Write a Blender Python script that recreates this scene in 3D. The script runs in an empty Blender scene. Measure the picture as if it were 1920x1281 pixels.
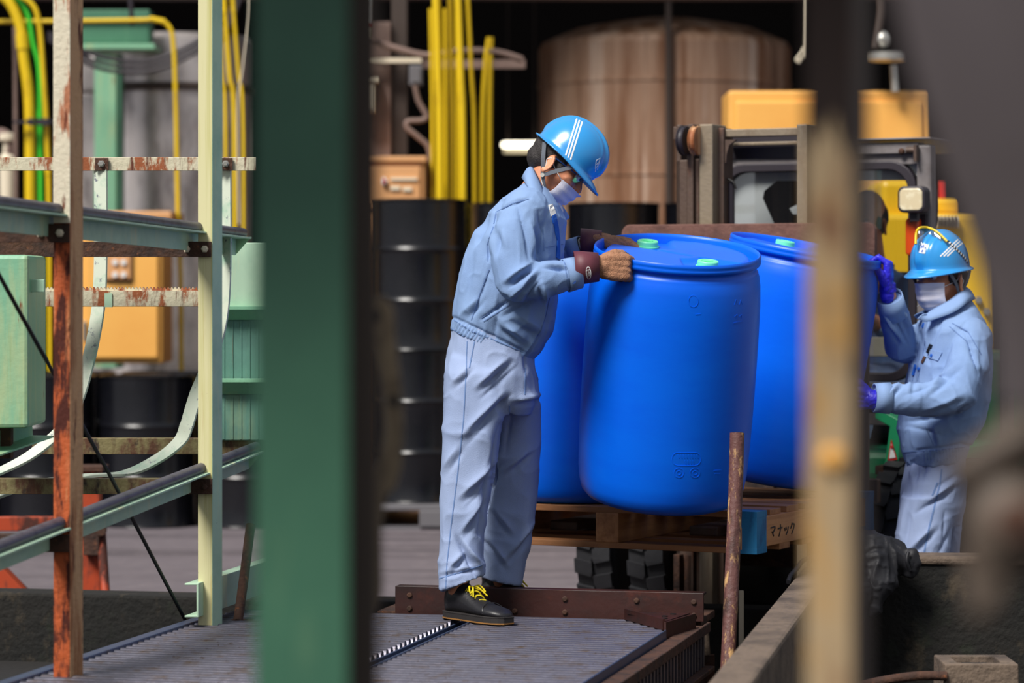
import bpy, bmesh, math, random
import numpy as np
from mathutils import Vector, Matrix, Euler
from mathutils.bvhtree import BVHTree
random.seed(7)
S = bpy.context.scene
COL = S.collection
# ---------------------------------------------------------------- camera, sky, sun, exposure
F, CX, HY, H = 5600.0, 960.0, 540.0, 1.43      # focal length (px of a 1920 frame), axis column, horizon row, camera height
cam = bpy.data.cameras.new('camera'); camo = bpy.data.objects.new('camera', cam); COL.objects.link(camo)
camo.location = (0, 0, H); camo.rotation_euler = (math.pi/2, 0, 0)
cam.sensor_width = 36; cam.lens = 36*F/1920; cam.shift_y = -(640.5-HY)/1920; cam.clip_start = .05; cam.clip_end = 300
cam.dof.use_dof = True; cam.dof.focus_distance = 9.75; cam.dof.aperture_fstop = 2.6
S.camera = camo
w = bpy.data.worlds.new('sky'); S.world = w; w.use_nodes = True
wn, wl = w.node_tree.nodes, w.node_tree.links
bg = wn['Background']
tc = wn.new('ShaderNodeTexCoord'); sx = wn.new('ShaderNodeSeparateXYZ'); rp = wn.new('ShaderNodeValToRGB')
wl.new(tc.outputs['Generated'], sx.inputs[0]); wl.new(sx.outputs['Z'], rp.inputs[0]); wl.new(rp.outputs[0], bg.inputs[0])
rp.color_ramp.elements[0].position = 0.0; rp.color_ramp.elements[0].color = (1.0, 1.02, 1.06, 1)
rp.color_ramp.elements[1].position = 1.0; rp.color_ramp.elements[1].color = (.92, 1.02, 1.18, 1)
bg.inputs[1].default_value = .38
sun = bpy.data.lights.new('sun', 'SUN'); suno = bpy.data.objects.new('sun', sun); COL.objects.link(suno)
sun.energy = 5.0; sun.angle = math.radians(22); sun.color = (1.0, .96, .90)
SUN_AZ, SUN_EL = math.radians(38), math.radians(50)     # from behind the camera, to the left
sd = Vector((-math.sin(SUN_AZ)*math.cos(SUN_EL), -math.cos(SUN_AZ)*math.cos(SUN_EL), math.sin(SUN_EL)))
suno.rotation_euler = sd.to_track_quat('Z', 'Y').to_euler()
S.view_settings.view_transform = 'Standard'; S.view_settings.look = 'None'
S.view_settings.gamma = 1; S.view_settings.use_curve_mapping = False; S.view_settings.exposure = 0.0
S.cycles.max_bounces = 6; S.cycles.transparent_max_bounces = 8; S.cycles.caustics_reflective = False; S.cycles.caustics_refractive = False

# ---------------------------------------------------------------- helpers
O = Vector((0, 0, H))
def P(px, py, d): return Vector(((px-CX)*d/F, d, H+(HY-py)*d/F))
def lin(c):
    c = [v/255 for v in c]
    return tuple(v/12.92 if v <= .04045 else ((v+.055)/1.055)**2.4 for v in c)
def ramp(nt, fac, lo, hi):
    r = nt.nodes.new('ShaderNodeMapRange'); r.inputs[1].default_value = lo; r.inputs[2].default_value = hi
    nt.links.new(fac, r.inputs[0]); return r.outputs[0]
def M(name, base, rough=.5, metal=0, layers=(), bump=None, coat=0, spec=.5, emit=None, sss=0):
    """base colour (sRGB) with noise-masked layers (colour, (sx,sy,sz), lo, hi[, rough]); bump=(scale, strength)"""
    m = bpy.data.materials.new(name); m.use_nodes = True; nt = m.node_tree; L = nt.links
    b = nt.nodes['Principled BSDF']
    b.inputs['Roughness'].default_value = rough; b.inputs['Metallic'].default_value = metal
    b.inputs['Specular IOR Level'].default_value = spec; b.inputs['Coat Weight'].default_value = coat; b.inputs['Coat Roughness'].default_value = .28
    col = nt.nodes.new('ShaderNodeRGB'); col.outputs[0].default_value = (*lin(base), 1); cur = col.outputs[0]
    t = nt.nodes.new('ShaderNodeTexCoord')
    rcur = None
    for i, ly in enumerate(layers):
        mp = nt.nodes.new('ShaderNodeMapping'); mp.inputs['Scale'].default_value = ly[1]; mp.inputs['Location'].default_value = (i*3.7, i*1.3, i*2.1)
        L.new(t.outputs['Object'], mp.inputs[0])
        n = nt.nodes.new('ShaderNodeTexNoise'); n.inputs['Scale'].default_value = 1; n.inputs['Detail'].default_value = 6; n.inputs['Roughness'].default_value = .65
        L.new(mp.outputs[0], n.inputs['Vector'])
        f = ramp(nt, n.outputs[0], ly[2], ly[3])
        mx = nt.nodes.new('ShaderNodeMix'); mx.data_type = 'RGBA'
        L.new(f, mx.inputs[0]); L.new(cur, mx.inputs[6]); mx.inputs[7].default_value = (*lin(ly[0]), 1); cur = mx.outputs[2]
        if len(ly) > 4:
            mr = nt.nodes.new('ShaderNodeMix'); L.new(f, mr.inputs[0])
            if rcur is None: mr.inputs[2].default_value = rough
            else: L.new(rcur, mr.inputs[2])
            mr.inputs[3].default_value = ly[4]; rcur = mr.outputs[0]
    L.new(cur, b.inputs['Base Color'])
    if rcur is not None: L.new(rcur, b.inputs['Roughness'])
    if bump:
        n = nt.nodes.new('ShaderNodeTexNoise'); n.inputs['Scale'].default_value = bump[0]; n.inputs['Detail'].default_value = 5
        L.new(t.outputs['Object'], n.inputs['Vector'])
        bp = nt.nodes.new('ShaderNodeBump'); bp.inputs['Strength'].default_value = bump[1]; bp.inputs['Distance'].default_value = .01
        L.new(n.outputs[0], bp.inputs['Height']); L.new(bp.outputs[0], b.inputs['Normal'])
    if emit: b.inputs['Emission Color'].default_value = (*lin(emit[0]), 1); b.inputs['Emission Strength'].default_value = emit[1]
    if sss: b.inputs['Subsurface Weight'].default_value = sss; b.inputs['Subsurface Radius'].default_value = (.02, .008, .005); b.inputs['Subsurface Scale'].default_value = .3
    return m
def glass(name, tint, refl=.12, rough=.02):
    m = bpy.data.materials.new(name); m.use_nodes = True; nt = m.node_tree; nt.nodes.remove(nt.nodes['Principled BSDF'])
    o = nt.nodes['Material Output']; a = nt.nodes.new('ShaderNodeBsdfTransparent'); g = nt.nodes.new('ShaderNodeBsdfGlossy'); mx = nt.nodes.new('ShaderNodeMixShader')
    a.inputs[0].default_value = (*lin(tint), 1); g.inputs['Roughness'].default_value = rough; mx.inputs[0].default_value = refl
    nt.links.new(a.outputs[0], mx.inputs[1]); nt.links.new(g.outputs[0], mx.inputs[2]); nt.links.new(mx.outputs[0], o.inputs[0]); return m

class MB:
    def __init__(s): s.v = []; s.f = []
    def add(s, vs, fs):
        n = len(s.v); s.v += [tuple(v) for v in vs]; s.f += [tuple(i+n for i in f) for f in fs]; return s
    def box(s, lo, hi, Mx=None):
        vs = [Vector((x, y, z)) for z in (lo[2], hi[2]) for y in (lo[1], hi[1]) for x in (lo[0], hi[0])]
        if Mx: vs = [Mx @ v for v in vs]
        return s.add(vs, [(0, 2, 3, 1), (4, 5, 7, 6), (0, 1, 5, 4), (2, 6, 7, 3), (0, 4, 6, 2), (1, 3, 7, 5)])
    def prism(s, poly, ext):                                  # 3D polygon extruded by a vector
        n = len(poly); ext = Vector(ext); vs = [Vector(p) for p in poly]; vs += [v+ext for v in vs]
        fs = [tuple(range(n))[::-1], tuple(range(n, 2*n))] + [(i, (i+1) % n, n+(i+1) % n, n+i) for i in range(n)]
        return s.add(vs, fs)
    def beam(s, p0, p1, prof, up=(0, 0, 1)):                  # 2D profile (side, up) swept from p0 to p1
        p0, p1 = Vector(p0), Vector(p1); t = (p1-p0).normalized(); sd = t.cross(Vector(up)).normalized(); u = sd.cross(t)
        return s.prism([p0+sd*a+u*b for a, b in prof], p1-p0)
    def rings(s, rs, cap=True, closed=False):
        k = len(rs[0]); n = len(s.v)
        for r in rs: s.v += [tuple(v) for v in r]
        R = len(rs)
        for i in range(R if closed else R-1):
            for j in range(k):
                a, b = n+i*k, n+((i+1) % R)*k
                s.f.append((a+j, a+(j+1) % k, b+(j+1) % k, b+j))
        if cap and not closed:
            s.f.append(tuple(n+j for j in range(k))[::-1]); s.f.append(tuple(n+(R-1)*k+j for j in range(k)))
        return s
    def tube(s, pts, r, seg=10, cap=True, flat=1.0, up=None):
        pts = [Vector(p) for p in pts]; n = len(pts); rr = r if hasattr(r, '__len__') else [r]*n; out = []; a = None
        for i, p in enumerate(pts):
            t = (pts[min(i+1, n-1)]-pts[max(i-1, 0)]).normalized()
            if up is not None: a = Vector(up) - t*t.dot(Vector(up)); a.normalize()
            elif a is None:
                a = t.orthogonal().normalized()
            else:
                a = a - t*t.dot(a); a.normalize()
            b = t.cross(a)
            out.append([p+a*(rr[i]*flat*math.cos(q))+b*(rr[i]*math.sin(q)) for q in [2*math.pi*j/seg for j in range(seg)]])
        return s.rings(out, cap)
    def lathe(s, prof, seg=32, Mx=None):
        out = [[Vector((r*math.cos(2*math.pi*j/seg), r*math.sin(2*math.pi*j/seg), z)) for j in range(seg)] for r, z in prof]
        if Mx: out = [[Mx @ v for v in r] for r in out]
        return s.rings(out)
    def disc(s, c, axis, r, th, seg=16):                      # short cylinder
        c, axis = Vector(c), Vector(axis).normalized(); return s.tube([c, c+axis*th], r, seg)
    def ell(s, c, r, Mx=None, nu=20, nv=12):
        Mx = Mx or Matrix(); rs = []
        for i in range(nv+1):
            a = math.pi*(i+.02)/(nv+.04)
            rs.append([Mx @ Vector((c[0]+r[0]*math.sin(a)*math.cos(b), c[1]+r[1]*math.sin(a)*math.sin(b), c[2]-r[2]*math.cos(a))) for b in [2*math.pi*j/nu for j in range(nu)]])
        return s.rings(rs)
    def ball_tube(s, pts, rr, seg=12):                        # tube with rounded ends
        pts = [Vector(p) for p in pts]; rr = list(rr) if hasattr(rr, '__len__') else [rr]*len(pts)
        t0 = (pts[0]-pts[1]).normalized(); t1 = (pts[-1]-pts[-2]).normalized()
        A = [pts[0]+t0*rr[0]*k for k in (.98, .8, .45)]; B = [pts[-1]+t1*rr[-1]*k for k in (.45, .8, .98)]
        q = [.2, .6, .89]
        return s.tube(A+pts+B, [rr[0]*k for k in q]+rr+[rr[-1]*k for k in q[::-1]], seg)
    def add_mb(s, o): return s.add(o.v, o.f)

LOC = {}
def tag(o, label=None, cat=None, group=None, kind=None):
    if label: o['label'] = label
    if cat: o['category'] = cat
    if group: o['group'] = group
    if kind: o['kind'] = kind
    return o
def thing(name, label, cat, loc=(0, 0, 0), rz=0, group=None, mtx=None):
    o = bpy.data.objects.new(name, None); COL.objects.link(o); o.empty_display_size = .1
    if mtx is not None: o.matrix_world = mtx
    else: o.location = loc; o.rotation_euler = (0, 0, rz)
    LOC[o.name] = Vector(loc) if (rz == 0 and mtx is None) else Vector((0, 0, 0))   # rotated things are authored in local space
    return tag(o, label, cat, group)
def mesh_from(name, v, f, mat, smooth=None):
    me = bpy.data.meshes.new(name); me.from_pydata([tuple(p) for p in v], [], [tuple(q) for q in f]); me.update()
    if mat: me.materials.append(mat)
    if smooth is not None:
        me.polygons.foreach_set('use_smooth', [True]*len(me.polygons))
        if smooth < 3: me.set_sharp_from_angle(angle=smooth)
    return me
def build(mb, name, mat, parent=None, smooth=None, bevel=0, kind=None, label=None, solid=0, fixn=True):
    v = [Vector(p) for p in mb.v]
    if parent is None:
        xs = [p.x for p in v]; ys = [p.y for p in v]; zs = [p.z for p in v]
        off = Vector(((min(xs)+max(xs))/2, (min(ys)+max(ys))/2, min(zs)))
    else: off = LOC.get(parent.name, Vector((0, 0, 0)))
    me = mesh_from(name, [p-off for p in v], mb.f, mat, None)
    if fixn:
        bm = bmesh.new(); bm.from_mesh(me); bmesh.ops.recalc_face_normals(bm, faces=bm.faces); bm.to_mesh(me); bm.free()
    if smooth is not None:
        me.polygons.foreach_set('use_smooth', [True]*len(me.polygons))
        if smooth < 3: me.set_sharp_from_angle(angle=smooth)
    o = bpy.data.objects.new(name, me); COL.objects.link(o)
    if parent is None: o.location = off
    else: o.parent = parent; LOC[o.name] = off
    if bevel:
        b = o.modifiers.new('bevel', 'BEVEL'); b.width = bevel; b.segments = 2; b.limit_method = 'ANGLE'; b.angle_limit = .6; b.harden_normals = False
    if solid:
        b = o.modifiers.new('solid', 'SOLIDIFY'); b.thickness = solid; b.offset = -1
    if kind: o['kind'] = kind
    if label: o['label'] = label
    return o
def copy_tree(o, parent=None):
    c = o.copy(); COL.objects.link(c); c.parent = parent
    for ch in o.children: copy_tree(ch, c)
    return c

def vnoise(p, sc, seed=0):                                    # smooth value noise, vectorised, about -1..1
    q = np.asarray(p)*sc + seed*17.31
    i = np.floor(q).astype(np.int64); fr = q-i; fr = fr*fr*(3-2*fr); out = 0
    for dx in (0, 1):
        for dy in (0, 1):
            for dz in (0, 1):
                h = (i[:, 0]+dx)*374761393+(i[:, 1]+dy)*668265263+(i[:, 2]+dz)*2147483647+seed*912931
                h = (h ^ (h >> 13))*1274126177; h = (h ^ (h >> 16)) & 0xffff
                wgt = (fr[:, 0] if dx else 1-fr[:, 0])*(fr[:, 1] if dy else 1-fr[:, 1])*(fr[:, 2] if dz else 1-fr[:, 2])
                out = out + wgt*(h/32767.5-1)
    return out
def project(V):
    return np.stack([CX+F*V[:, 0]/V[:, 1], HY-F*(V[:, 2]-H)/V[:, 1]], 1)
def seg_dist(q, a, b):
    a, b = np.array(a, float), np.array(b, float); d = b-a; L = (d**2).sum()
    t = np.clip(((q-a)@d)/L, 0, 1); return np.sqrt(((q-a-t[:, None]*d)**2).sum(1)), t
def organic(mb, voxel, smooth_it=6, disp=None):
    """overlapping closed shapes -> one continuous surface; returns vertices, faces (world space)"""
    me = mesh_from('tmp', mb.v, mb.f, None); o = bpy.data.objects.new('tmp', me); COL.objects.link(o)
    bm = bmesh.new(); bm.from_mesh(me); bmesh.ops.recalc_face_normals(bm, faces=bm.faces); bm.to_mesh(me); bm.free()
    r = o.modifiers.new('r', 'REMESH'); r.mode = 'VOXEL'; r.voxel_size = voxel
    if smooth_it: s = o.modifiers.new('s', 'SMOOTH'); s.factor = .5; s.iterations = smooth_it
    dg = bpy.context.evaluated_depsgraph_get(); e = o.evaluated_get(dg); m2 = bpy.data.meshes.new_from_object(e)
    n = len(m2.vertices); V = np.empty(n*3); m2.vertices.foreach_get('co', V); V = V.reshape(-1, 3)
    N = np.empty(n*3); m2.vertices.foreach_get('normal', N); N = N.reshape(-1, 3)
    Fc = [tuple(p.vertices) for p in m2.polygons]
    if disp is not None: V = V + disp(V, N)
    bpy.data.objects.remove(o); bpy.data.meshes.remove(me); bpy.data.meshes.remove(m2)
    return V, Fc
def put(V, Fc, name, mat, parent, smooth=3.2):
    off = LOC.get(parent.name, Vector((0, 0, 0))) if parent else Vector((0, 0, 0))
    me = mesh_from(name, V-np.array(off), Fc, mat, smooth)
    o = bpy.data.objects.new(name, me); COL.objects.link(o); o.parent = parent; LOC[o.name] = off
    return o
def bvh(V, Fc): return BVHTree.FromPolygons([tuple(v) for v in V], Fc)
def hit(tree, px, py):
    d = (P(px, py, 1)-O).normalized(); h = tree.ray_cast(O, d)
    return (h[0], h[1] if h[1].dot(d) < 0 else -h[1]) if h[0] is not None else (None, None)
def sample(poly, step):
    out = []
    for (a, b), (c, d) in zip(poly[:-1], poly[1:]):
        k = max(1, int(math.hypot(c-a, d-b)/step))
        out += [(a+(c-a)*i/k, b+(d-b)*i/k) for i in range(k)]
    return out+[poly[-1]]
def strip(pts, nrm, width, th):                               # a thin solid band through 3D points, lying on a surface
    mb = MB(); rs = []; n = len(pts)
    for i in range(n):
        t = (pts[min(i+1, n-1)]-pts[max(i-1, 0)]); sd = nrm[i].cross(t)
        if sd.length < 1e-9: continue
        sd.normalize(); a = pts[i]-sd*width/2; b = pts[i]+sd*width/2
        rs.append([a-nrm[i]*th*.6, b-nrm[i]*th*.6, b+nrm[i]*th*.5, a+nrm[i]*th*.5])
    return mb.rings(rs) if len(rs) > 1 else mb
def on(tree, poly, width, th=.002, step=5):
    ps, ns = [], []
    for x, y in sample(poly, step):
        p, n = hit(tree, x, y)
        if p is None: continue
        if ps and (p-ps[-1]).length > .08: continue
        ps.append(p+n*th*.3); ns.append(n)
    return strip(ps, ns, width, th) if len(ps) > 1 else MB()
def patch(tree, quad, th=.004, nu=8, nv=8):                   # four-cornered patch laid on a surface (px corners, clockwise)
    a, b, c, d = [Vector(q) for q in quad]; top, bot = [], []
    for j in range(nv+1):
        for i in range(nu+1):
            u, v = i/nu, j/nv; q = (a*(1-u)+b*u)*(1-v)+(d*(1-u)+c*u)*v
            p, n = hit(tree, q.x, q.y)
            if p is None: return MB()
            top.append(p+n*th); bot.append(p-n*th)
    mb = MB(); k = nu+1; n = len(top); fs = []
    for j in range(nv):
        for i in range(nu):
            q = (j*k+i, j*k+i+1, (j+1)*k+i+1, (j+1)*k+i); fs.append(q); fs.append(tuple(n+t for t in q[::-1]))
    edge = [i for i in range(k)]+[j*k+nu for j in range(1, nv+1)]+[nv*k+i for i in range(nu-1, -1, -1)]+[j*k for j in range(nv-1, 0, -1)]
    for i, e in enumerate(edge):
        e2 = edge[(i+1) % len(edge)]; fs.append((e, e2, n+e2, n+e))
    return mb.add(top+bot, fs)
def Lprof(a, b, t): return [(0, 0), (a, 0), (a, t), (t, t), (t, b), (0, b)]
def Cprof(wd, h, t): return [(0, 0), (wd, 0), (wd, t), (t, t), (t, h-t), (wd, h-t), (wd, h), (0, h)]
def rect(a0, a1, b0, b1): return [(a0, b0), (a1, b0), (a1, b1), (a0, b1)]
def spline(pts, n=8):                                         # Catmull-Rom through 3D points
    pts = [Vector(p) for p in pts]; out = []
    for i in range(len(pts)-1):
        p0, p1, p2, p3 = pts[max(i-1, 0)], pts[i], pts[i+1], pts[min(i+2, len(pts)-1)]
        for k in range(n):
            t = k/n; out.append(.5*((2*p1)+(p2-p0)*t+(2*p0-5*p1+4*p2-p3)*t*t+(3*p1-p0-3*p2+p3)*t**3))
    return out+[pts[-1]]

# ---------------------------------------------------------------- materials
RUST, RUSTD = (112, 58, 34), (58, 32, 24)
mt = {}
mt['asphalt'] = M('asphalt', (102, 94, 99), .75, layers=[((66, 59, 63), (.25, 2.2, 1), .5, .72), ((120, 111, 114), (9, 9, 9), .5, .8), ((46, 41, 44), (.12, 5, 1), .60, .66)], bump=(60, .25))
mt['pit'] = M('pit_concrete', (30, 27, 26), .8, layers=[((20, 20, 18), (2, 2, 2), .4, .7)], bump=(30, .4))
mt['concrete'] = M('old_concrete', (112, 96, 82), .85, layers=[((62, 52, 46), (5, 5, 5), .42, .7), ((60, 54, 46), (24, 24, 24), .55, .75)], bump=(60, .6))
mt['mossy'] = M('mossy_concrete', (26, 23, 19), .9, layers=[((14, 14, 12), (4, 4, 3), .35, .62), ((70, 60, 46), (7, 7, 4), .6, .76), ((34, 42, 26), (6, 6, 6), .55, .8)], bump=(45, .8))
mt['darkwall'] = M('dark_cladding', (30, 25, 24), .9)
mt['roof'] = M('roof_sheet', (58, 48, 46), .8)
mt['roofbeam'] = M('roof_beam_paint', (72, 52, 50), .6)
def greenpaint(n, c, amt=.6): return M(n, c, .45, layers=[((196, 196, 140), (9, 9, 1.2), .5, .8), ((150, 150, 60), (14, 14, .8), .62, .8), ((118, 62, 30), (16, 16, 2.5), amt+.02, amt+.07, .8)], bump=(50, .12))
mt['green'] = greenpaint('mint_green_paint', (128, 182, 148), .66)
mt['mint'] = M('pale_mint_paint', (184, 214, 186), .5, layers=[((150, 190, 164), (5, 5, 5), .45, .75), ((214, 214, 172), (14, 14, 1.5), .55, .75), ((130, 70, 36), (30, 30, 30), .72, .75, .8)])
mt['cream'] = M('weathered_cream_paint', (220, 214, 166), .5, layers=[((182, 178, 88), (26, 26, .6), .44, .68), ((178, 140, 60), (40, 40, 1.5), .6, .8), ((116, 70, 34), (90, 90, 60), .70, .74, .8)])
mt['rustpaint'] = M('rusted_white_paint', (206, 198, 172), .55, layers=[((150, 84, 50), (16, 16, 5), .50, .58, .85), ((96, 48, 32), (30, 30, 4), .56, .66, .9), ((208, 202, 176), (60, 60, 60), .62, .7)], bump=(60, .3))
mt['flakewhite'] = M('flaking_white_paint', (214, 204, 180), .55, layers=[((172, 110, 78), (26, 26, 4), .55, .62, .85), ((110, 54, 34), (30, 30, 5), .60, .66, .9)], bump=(60, .3))
mt['tanpost'] = M('weathered_tan_paint', (206, 162, 120), .65, layers=[((150, 88, 48), (14, 14, 1.5), .48, .62), ((96, 50, 30), (26, 26, 4), .60, .68)], bump=(60, .3))
mt['olive'] = M('rusty_olive_paint', (122, 112, 74), .7, layers=[((84, 52, 32), (20, 20, 9), .45, .6), ((48, 34, 26), (30, 30, 14), .56, .68)], bump=(60, .3))
mt['rustpost'] = M('rusted_orange_paint', (182, 84, 36), .7, layers=[((206, 150, 100), (18, 18, 1.6), .60, .72), ((74, 28, 17), (26, 26, 6), .46, .55, .9), ((60, 30, 20), (60, 60, 8), .66, .74)], bump=(60, .35))
mt['rust'] = M('dark_rust', (78, 50, 36), .85, layers=[((46, 30, 24), (14, 14, 14), .4, .65), ((126, 74, 40), (36, 36, 36), .6, .75)], bump=(70, .5))
mt['redrust'] = M('red_brown_plate', (56, 22, 16), .5, layers=[((36, 17, 14), (5, 5, 8), .4, .65), ((78, 34, 23), (10, 10, 10), .6, .8)], bump=(40, .1))
mt['pipeiron'] = M('rusty_iron_pipe', (98, 62, 58), .6, layers=[((190, 150, 100), (34, 34, 12), .52, .60, .8), ((60, 34, 30), (20, 20, 8), .5, .66), ((150, 170, 120), (30, 30, 14), .70, .74)], bump=(60, .4))
mt['steel'] = M('worn_galvanised_steel', (104, 102, 114), .38, .6, layers=[((80, 66, 56), (12, 12, 12), .5, .7, .6), ((66, 54, 48), (60, 25, 60), .6, .7, .7)], bump=(50, .15))
mt['bluesteel'] = M('bluish_steel_edge', (78, 92, 122), .4, .4, layers=[((80, 86, 104), (14, 14, 14), .5, .7)])
mt['railcap'] = M('grey_rubber_pipe', (84, 80, 90), .45, layers=[((52, 48, 56), (20, 20, 20), .5, .7)])
mt['galv'] = M('bright_zinc', (180, 178, 172), .4, .7)
mt['black'] = M('black_rod', (18, 15, 15), .5)
mt['drumblack'] = M('black_drum_paint', (13, 14, 19), .24, layers=[((20, 20, 26), (3, 3, 3), .4, .8, .34)])
mt['drumlid'] = M('black_drum_lid', (24, 24, 28), .45, layers=[((70, 62, 56), (8, 8, 8), .62, .75)])
mt['blue'] = M('blue_polyethylene', (0, 104, 240), .36, spec=.35, layers=[((0, 94, 234), (2, 2, 6), .4, .7)], bump=(140, .015))
mt['cap'] = M('mint_green_plastic', (120, 240, 180), .4)
mt['wood'] = M('pallet_wood', (158, 108, 68), .7, layers=[((132, 84, 48), (1.5, 26, 26), .42, .66), ((92, 58, 36), (3, 60, 60), .62, .74)], bump=(50, .15))
mt['endwood'] = M('pallet_wood_side', (184, 130, 84), .7, layers=[((146, 94, 56), (26, 1.5, 26), .42, .66)], bump=(50, .15))
mt['bluewood'] = M('blue_painted_wood', (18, 110, 160), .6, layers=[((8, 70, 118), (20, 20, 8), .5, .7)])
mt['ink'] = M('black_ink', (22, 18, 18), .7)
mt['yellow'] = M('yellow_conduit', (226, 190, 18), .4, layers=[((176, 136, 20), (10, 10, 3), .55, .75)])
mt['limegreen'] = M('bright_green_conduit', (60, 196, 50), .4)
mt['orange'] = M('orange_cabinet_enamel', (244, 182, 92), .45, layers=[((238, 172, 84), (2, 2, 2), .4, .7)])
mt['ochre'] = M('tan_cabinet_enamel', (214, 158, 106), .5)
mt['silver'] = M('dented_foil_cladding', (206, 198, 196), .28, .55, layers=[((120, 112, 112), (5, 5, 1.5), .45, .7)], bump=(3.5, 1.2))
mt['greyplas'] = M('grey_plastic', (104, 102, 106), .5)
mt['white'] = M('white_paint', (232, 232, 230), .4)
mt['red'] = M('red_paint', (190, 36, 34), .45)
mt['ribgreen'] = M('grimy_teal_paint', (96, 142, 128), .5, layers=[((146, 160, 120), (9, 9, 1.2), .5, .75), ((90, 130, 120), (5, 5, 5), .5, .7), ((96, 74, 44), (40, 40, 1.2), .62, .7, .8)], bump=(50, .12))
mt['plate'] = M('rusty_backrest_steel', (112, 76, 66), .75, layers=[((84, 54, 46), (9, 9, 9), .45, .65), ((150, 104, 84), (30, 30, 30), .62, .74)], bump=(70, .3))
mt['tank'] = M('stained_tank_steel', (176, 142, 118), .5, layers=[((128, 86, 58), (7, 7, .35), .42, .60), ((214, 190, 172), (6, 6, .3), .55, .68), ((92, 62, 44), (13, 13, .5), .58, .68)])
mt['seam'] = M('dark_seam_strip', (62, 50, 44), .6)
mt['pillar'] = M('brown_pillar_paint', (128, 106, 98), .7, layers=[((100, 80, 72), (3, 3, 3), .4, .7)])
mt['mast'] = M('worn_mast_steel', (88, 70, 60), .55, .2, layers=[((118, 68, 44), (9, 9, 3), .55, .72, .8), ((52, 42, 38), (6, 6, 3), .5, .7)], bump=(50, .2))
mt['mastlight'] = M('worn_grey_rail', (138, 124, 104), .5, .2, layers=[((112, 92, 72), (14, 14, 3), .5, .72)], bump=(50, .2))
mt['cabgrey'] = M('cab_grey_paint', (124, 118, 118), .5, layers=[((98, 90, 88), (6, 6, 6), .5, .7)])
mt['rubber'] = M('tyre_rubber', (27, 27, 31), .6, bump=(50, .15))
mt['gasket'] = M('window_gasket', (44, 38, 46), .5)
mt['forkgreen'] = M('forklift_green_paint', (32, 140, 92), .4)
mt['glass'] = glass('windscreen_glass', (244, 246, 247), .14)
mt['clear'] = glass('clear_visor', (240, 244, 250), .30, .10)
mt['lens'] = M('headlamp_lens', (216, 200, 164), .18, layers=[((244, 236, 206), (20, 20, 20), .5, .7)])
mt['amber'] = M('orange_lamp_lens', (214, 76, 30), .25)
mt['lampon'] = M('lit_tube', (255, 250, 230), .5, emit=((255, 246, 220), 5.0))
mt['strapmetal'] = M('pale_scuffed_strap', (208, 216, 198), .5, layers=[((150, 190, 164), (9, 9, 9), .5, .7), ((120, 124, 134), (40, 40, 40), .60, .68), ((130, 76, 44), (60, 60, 60), .70, .74)])
mt['cloth'] = M('pale_blue_twill', (134, 161, 203), .85, spec=.2, layers=[((124, 151, 195), (3, 3, 3), .4, .7)], bump=(420, .22))
mt['trous'] = M('pale_grey_blue_twill', (154, 170, 205), .85, spec=.2, layers=[((144, 161, 198), (3, 3, 3), .4, .7)], bump=(420, .22))
mt['seamcl'] = M('stitched_seam', (108, 134, 180), .9, spec=.1)
mt['skin'] = M('skin', (220, 146, 108), .5, sss=.12, layers=[((176, 108, 80), (16, 16, 16), .5, .8)], bump=(200, .06))
mt['hair'] = M('dark_greying_hair', (40, 34, 34), .6, layers=[((96, 90, 88), (120, 120, 20), .6, .75)], bump=(260, .5))
mt['helmet'] = M('blue_helmet_shell', (44, 146, 216), .22, coat=.6)
mt['tape'] = M('white_tape', (240, 240, 240), .5)
mt['maskw'] = M('white_mask_fabric', (228, 226, 238), .8, bump=(160, .1))
mt['strapg'] = M('grey_webbing', (92, 98, 108), .7)
mt['glove'] = M('tan_cotton_glove', (176, 128, 98), .9, layers=[((138, 94, 70), (40, 40, 40), .45, .7)], bump=(320, .6))
mt['glovetip'] = M('dark_glove_coating', (46, 34, 34), .7)
mt['cuff'] = M('maroon_rubber_cuff', (98, 46, 58), .55, layers=[((78, 34, 46), (12, 12, 12), .45, .7)])
mt['nitrile'] = M('blue_nitrile', (44, 40, 206), .4, bump=(90, .3))
mt['royal'] = M('royal_blue_cloth', (24, 92, 190), .8)
mt['shoe'] = M('black_safety_leather', (32, 31, 35), .42, layers=[((66, 62, 62), (26, 26, 26), .64, .74)], bump=(120, .1))
mt['sole'] = M('dark_sole', (40, 36, 36), .7)
mt['welt'] = M('tan_welt', (150, 104, 50), .7)
mt['lace'] = M('yellow_lace', (222, 200, 20), .7)
mt['navy'] = M('navy_button', (30, 66, 130), .4)
mt['bag'] = M('black_plastic_sheet', (20, 20, 26), .62, bump=(18, .2))
mt['tealbag'] = M('teal_plastic', (40, 168, 120), .5)
mt['postgreen'] = M('dark_green_column_paint', (72, 124, 97), .5, layers=[((50, 92, 74), (1.5, 1.5, 1.2), .4, .7), ((120, 160, 120), (12, 12, 2), .62, .8)])
mt['creampost'] = M('stained_cream_post', (172, 148, 114), .6, layers=[((190, 140, 60), (10, 10, 6), .5, .66), ((112, 70, 44), (14, 14, 5), .56, .66), ((62, 34, 24), (9, 9, 3.5), .56, .66)])
mt['shadedrust'] = M('shade_darkened_rust', (34, 20, 16), .85, layers=[((110, 66, 40), (22, 22, 12), .6, .7)])  # near-black base carries the roof-edge shade, the blotches are rust
mt['greypost'] = M('brown_grey_post', (88, 75, 68), .6)
mt['darkplate'] = M('dark_grey_plate', (86, 78, 80), .6, layers=[((66, 58, 58), (3, 3, 3), .4, .7)])
mt['casting'] = M('brown_cast_iron', (92, 80, 70), .6, layers=[((70, 56, 46), (14, 14, 14), .45, .65)])
mt['tan'] = M('tan_rusted_steel', (150, 132, 106), .7, layers=[((70, 54, 42), (16, 16, 10), .5, .66)])
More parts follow.
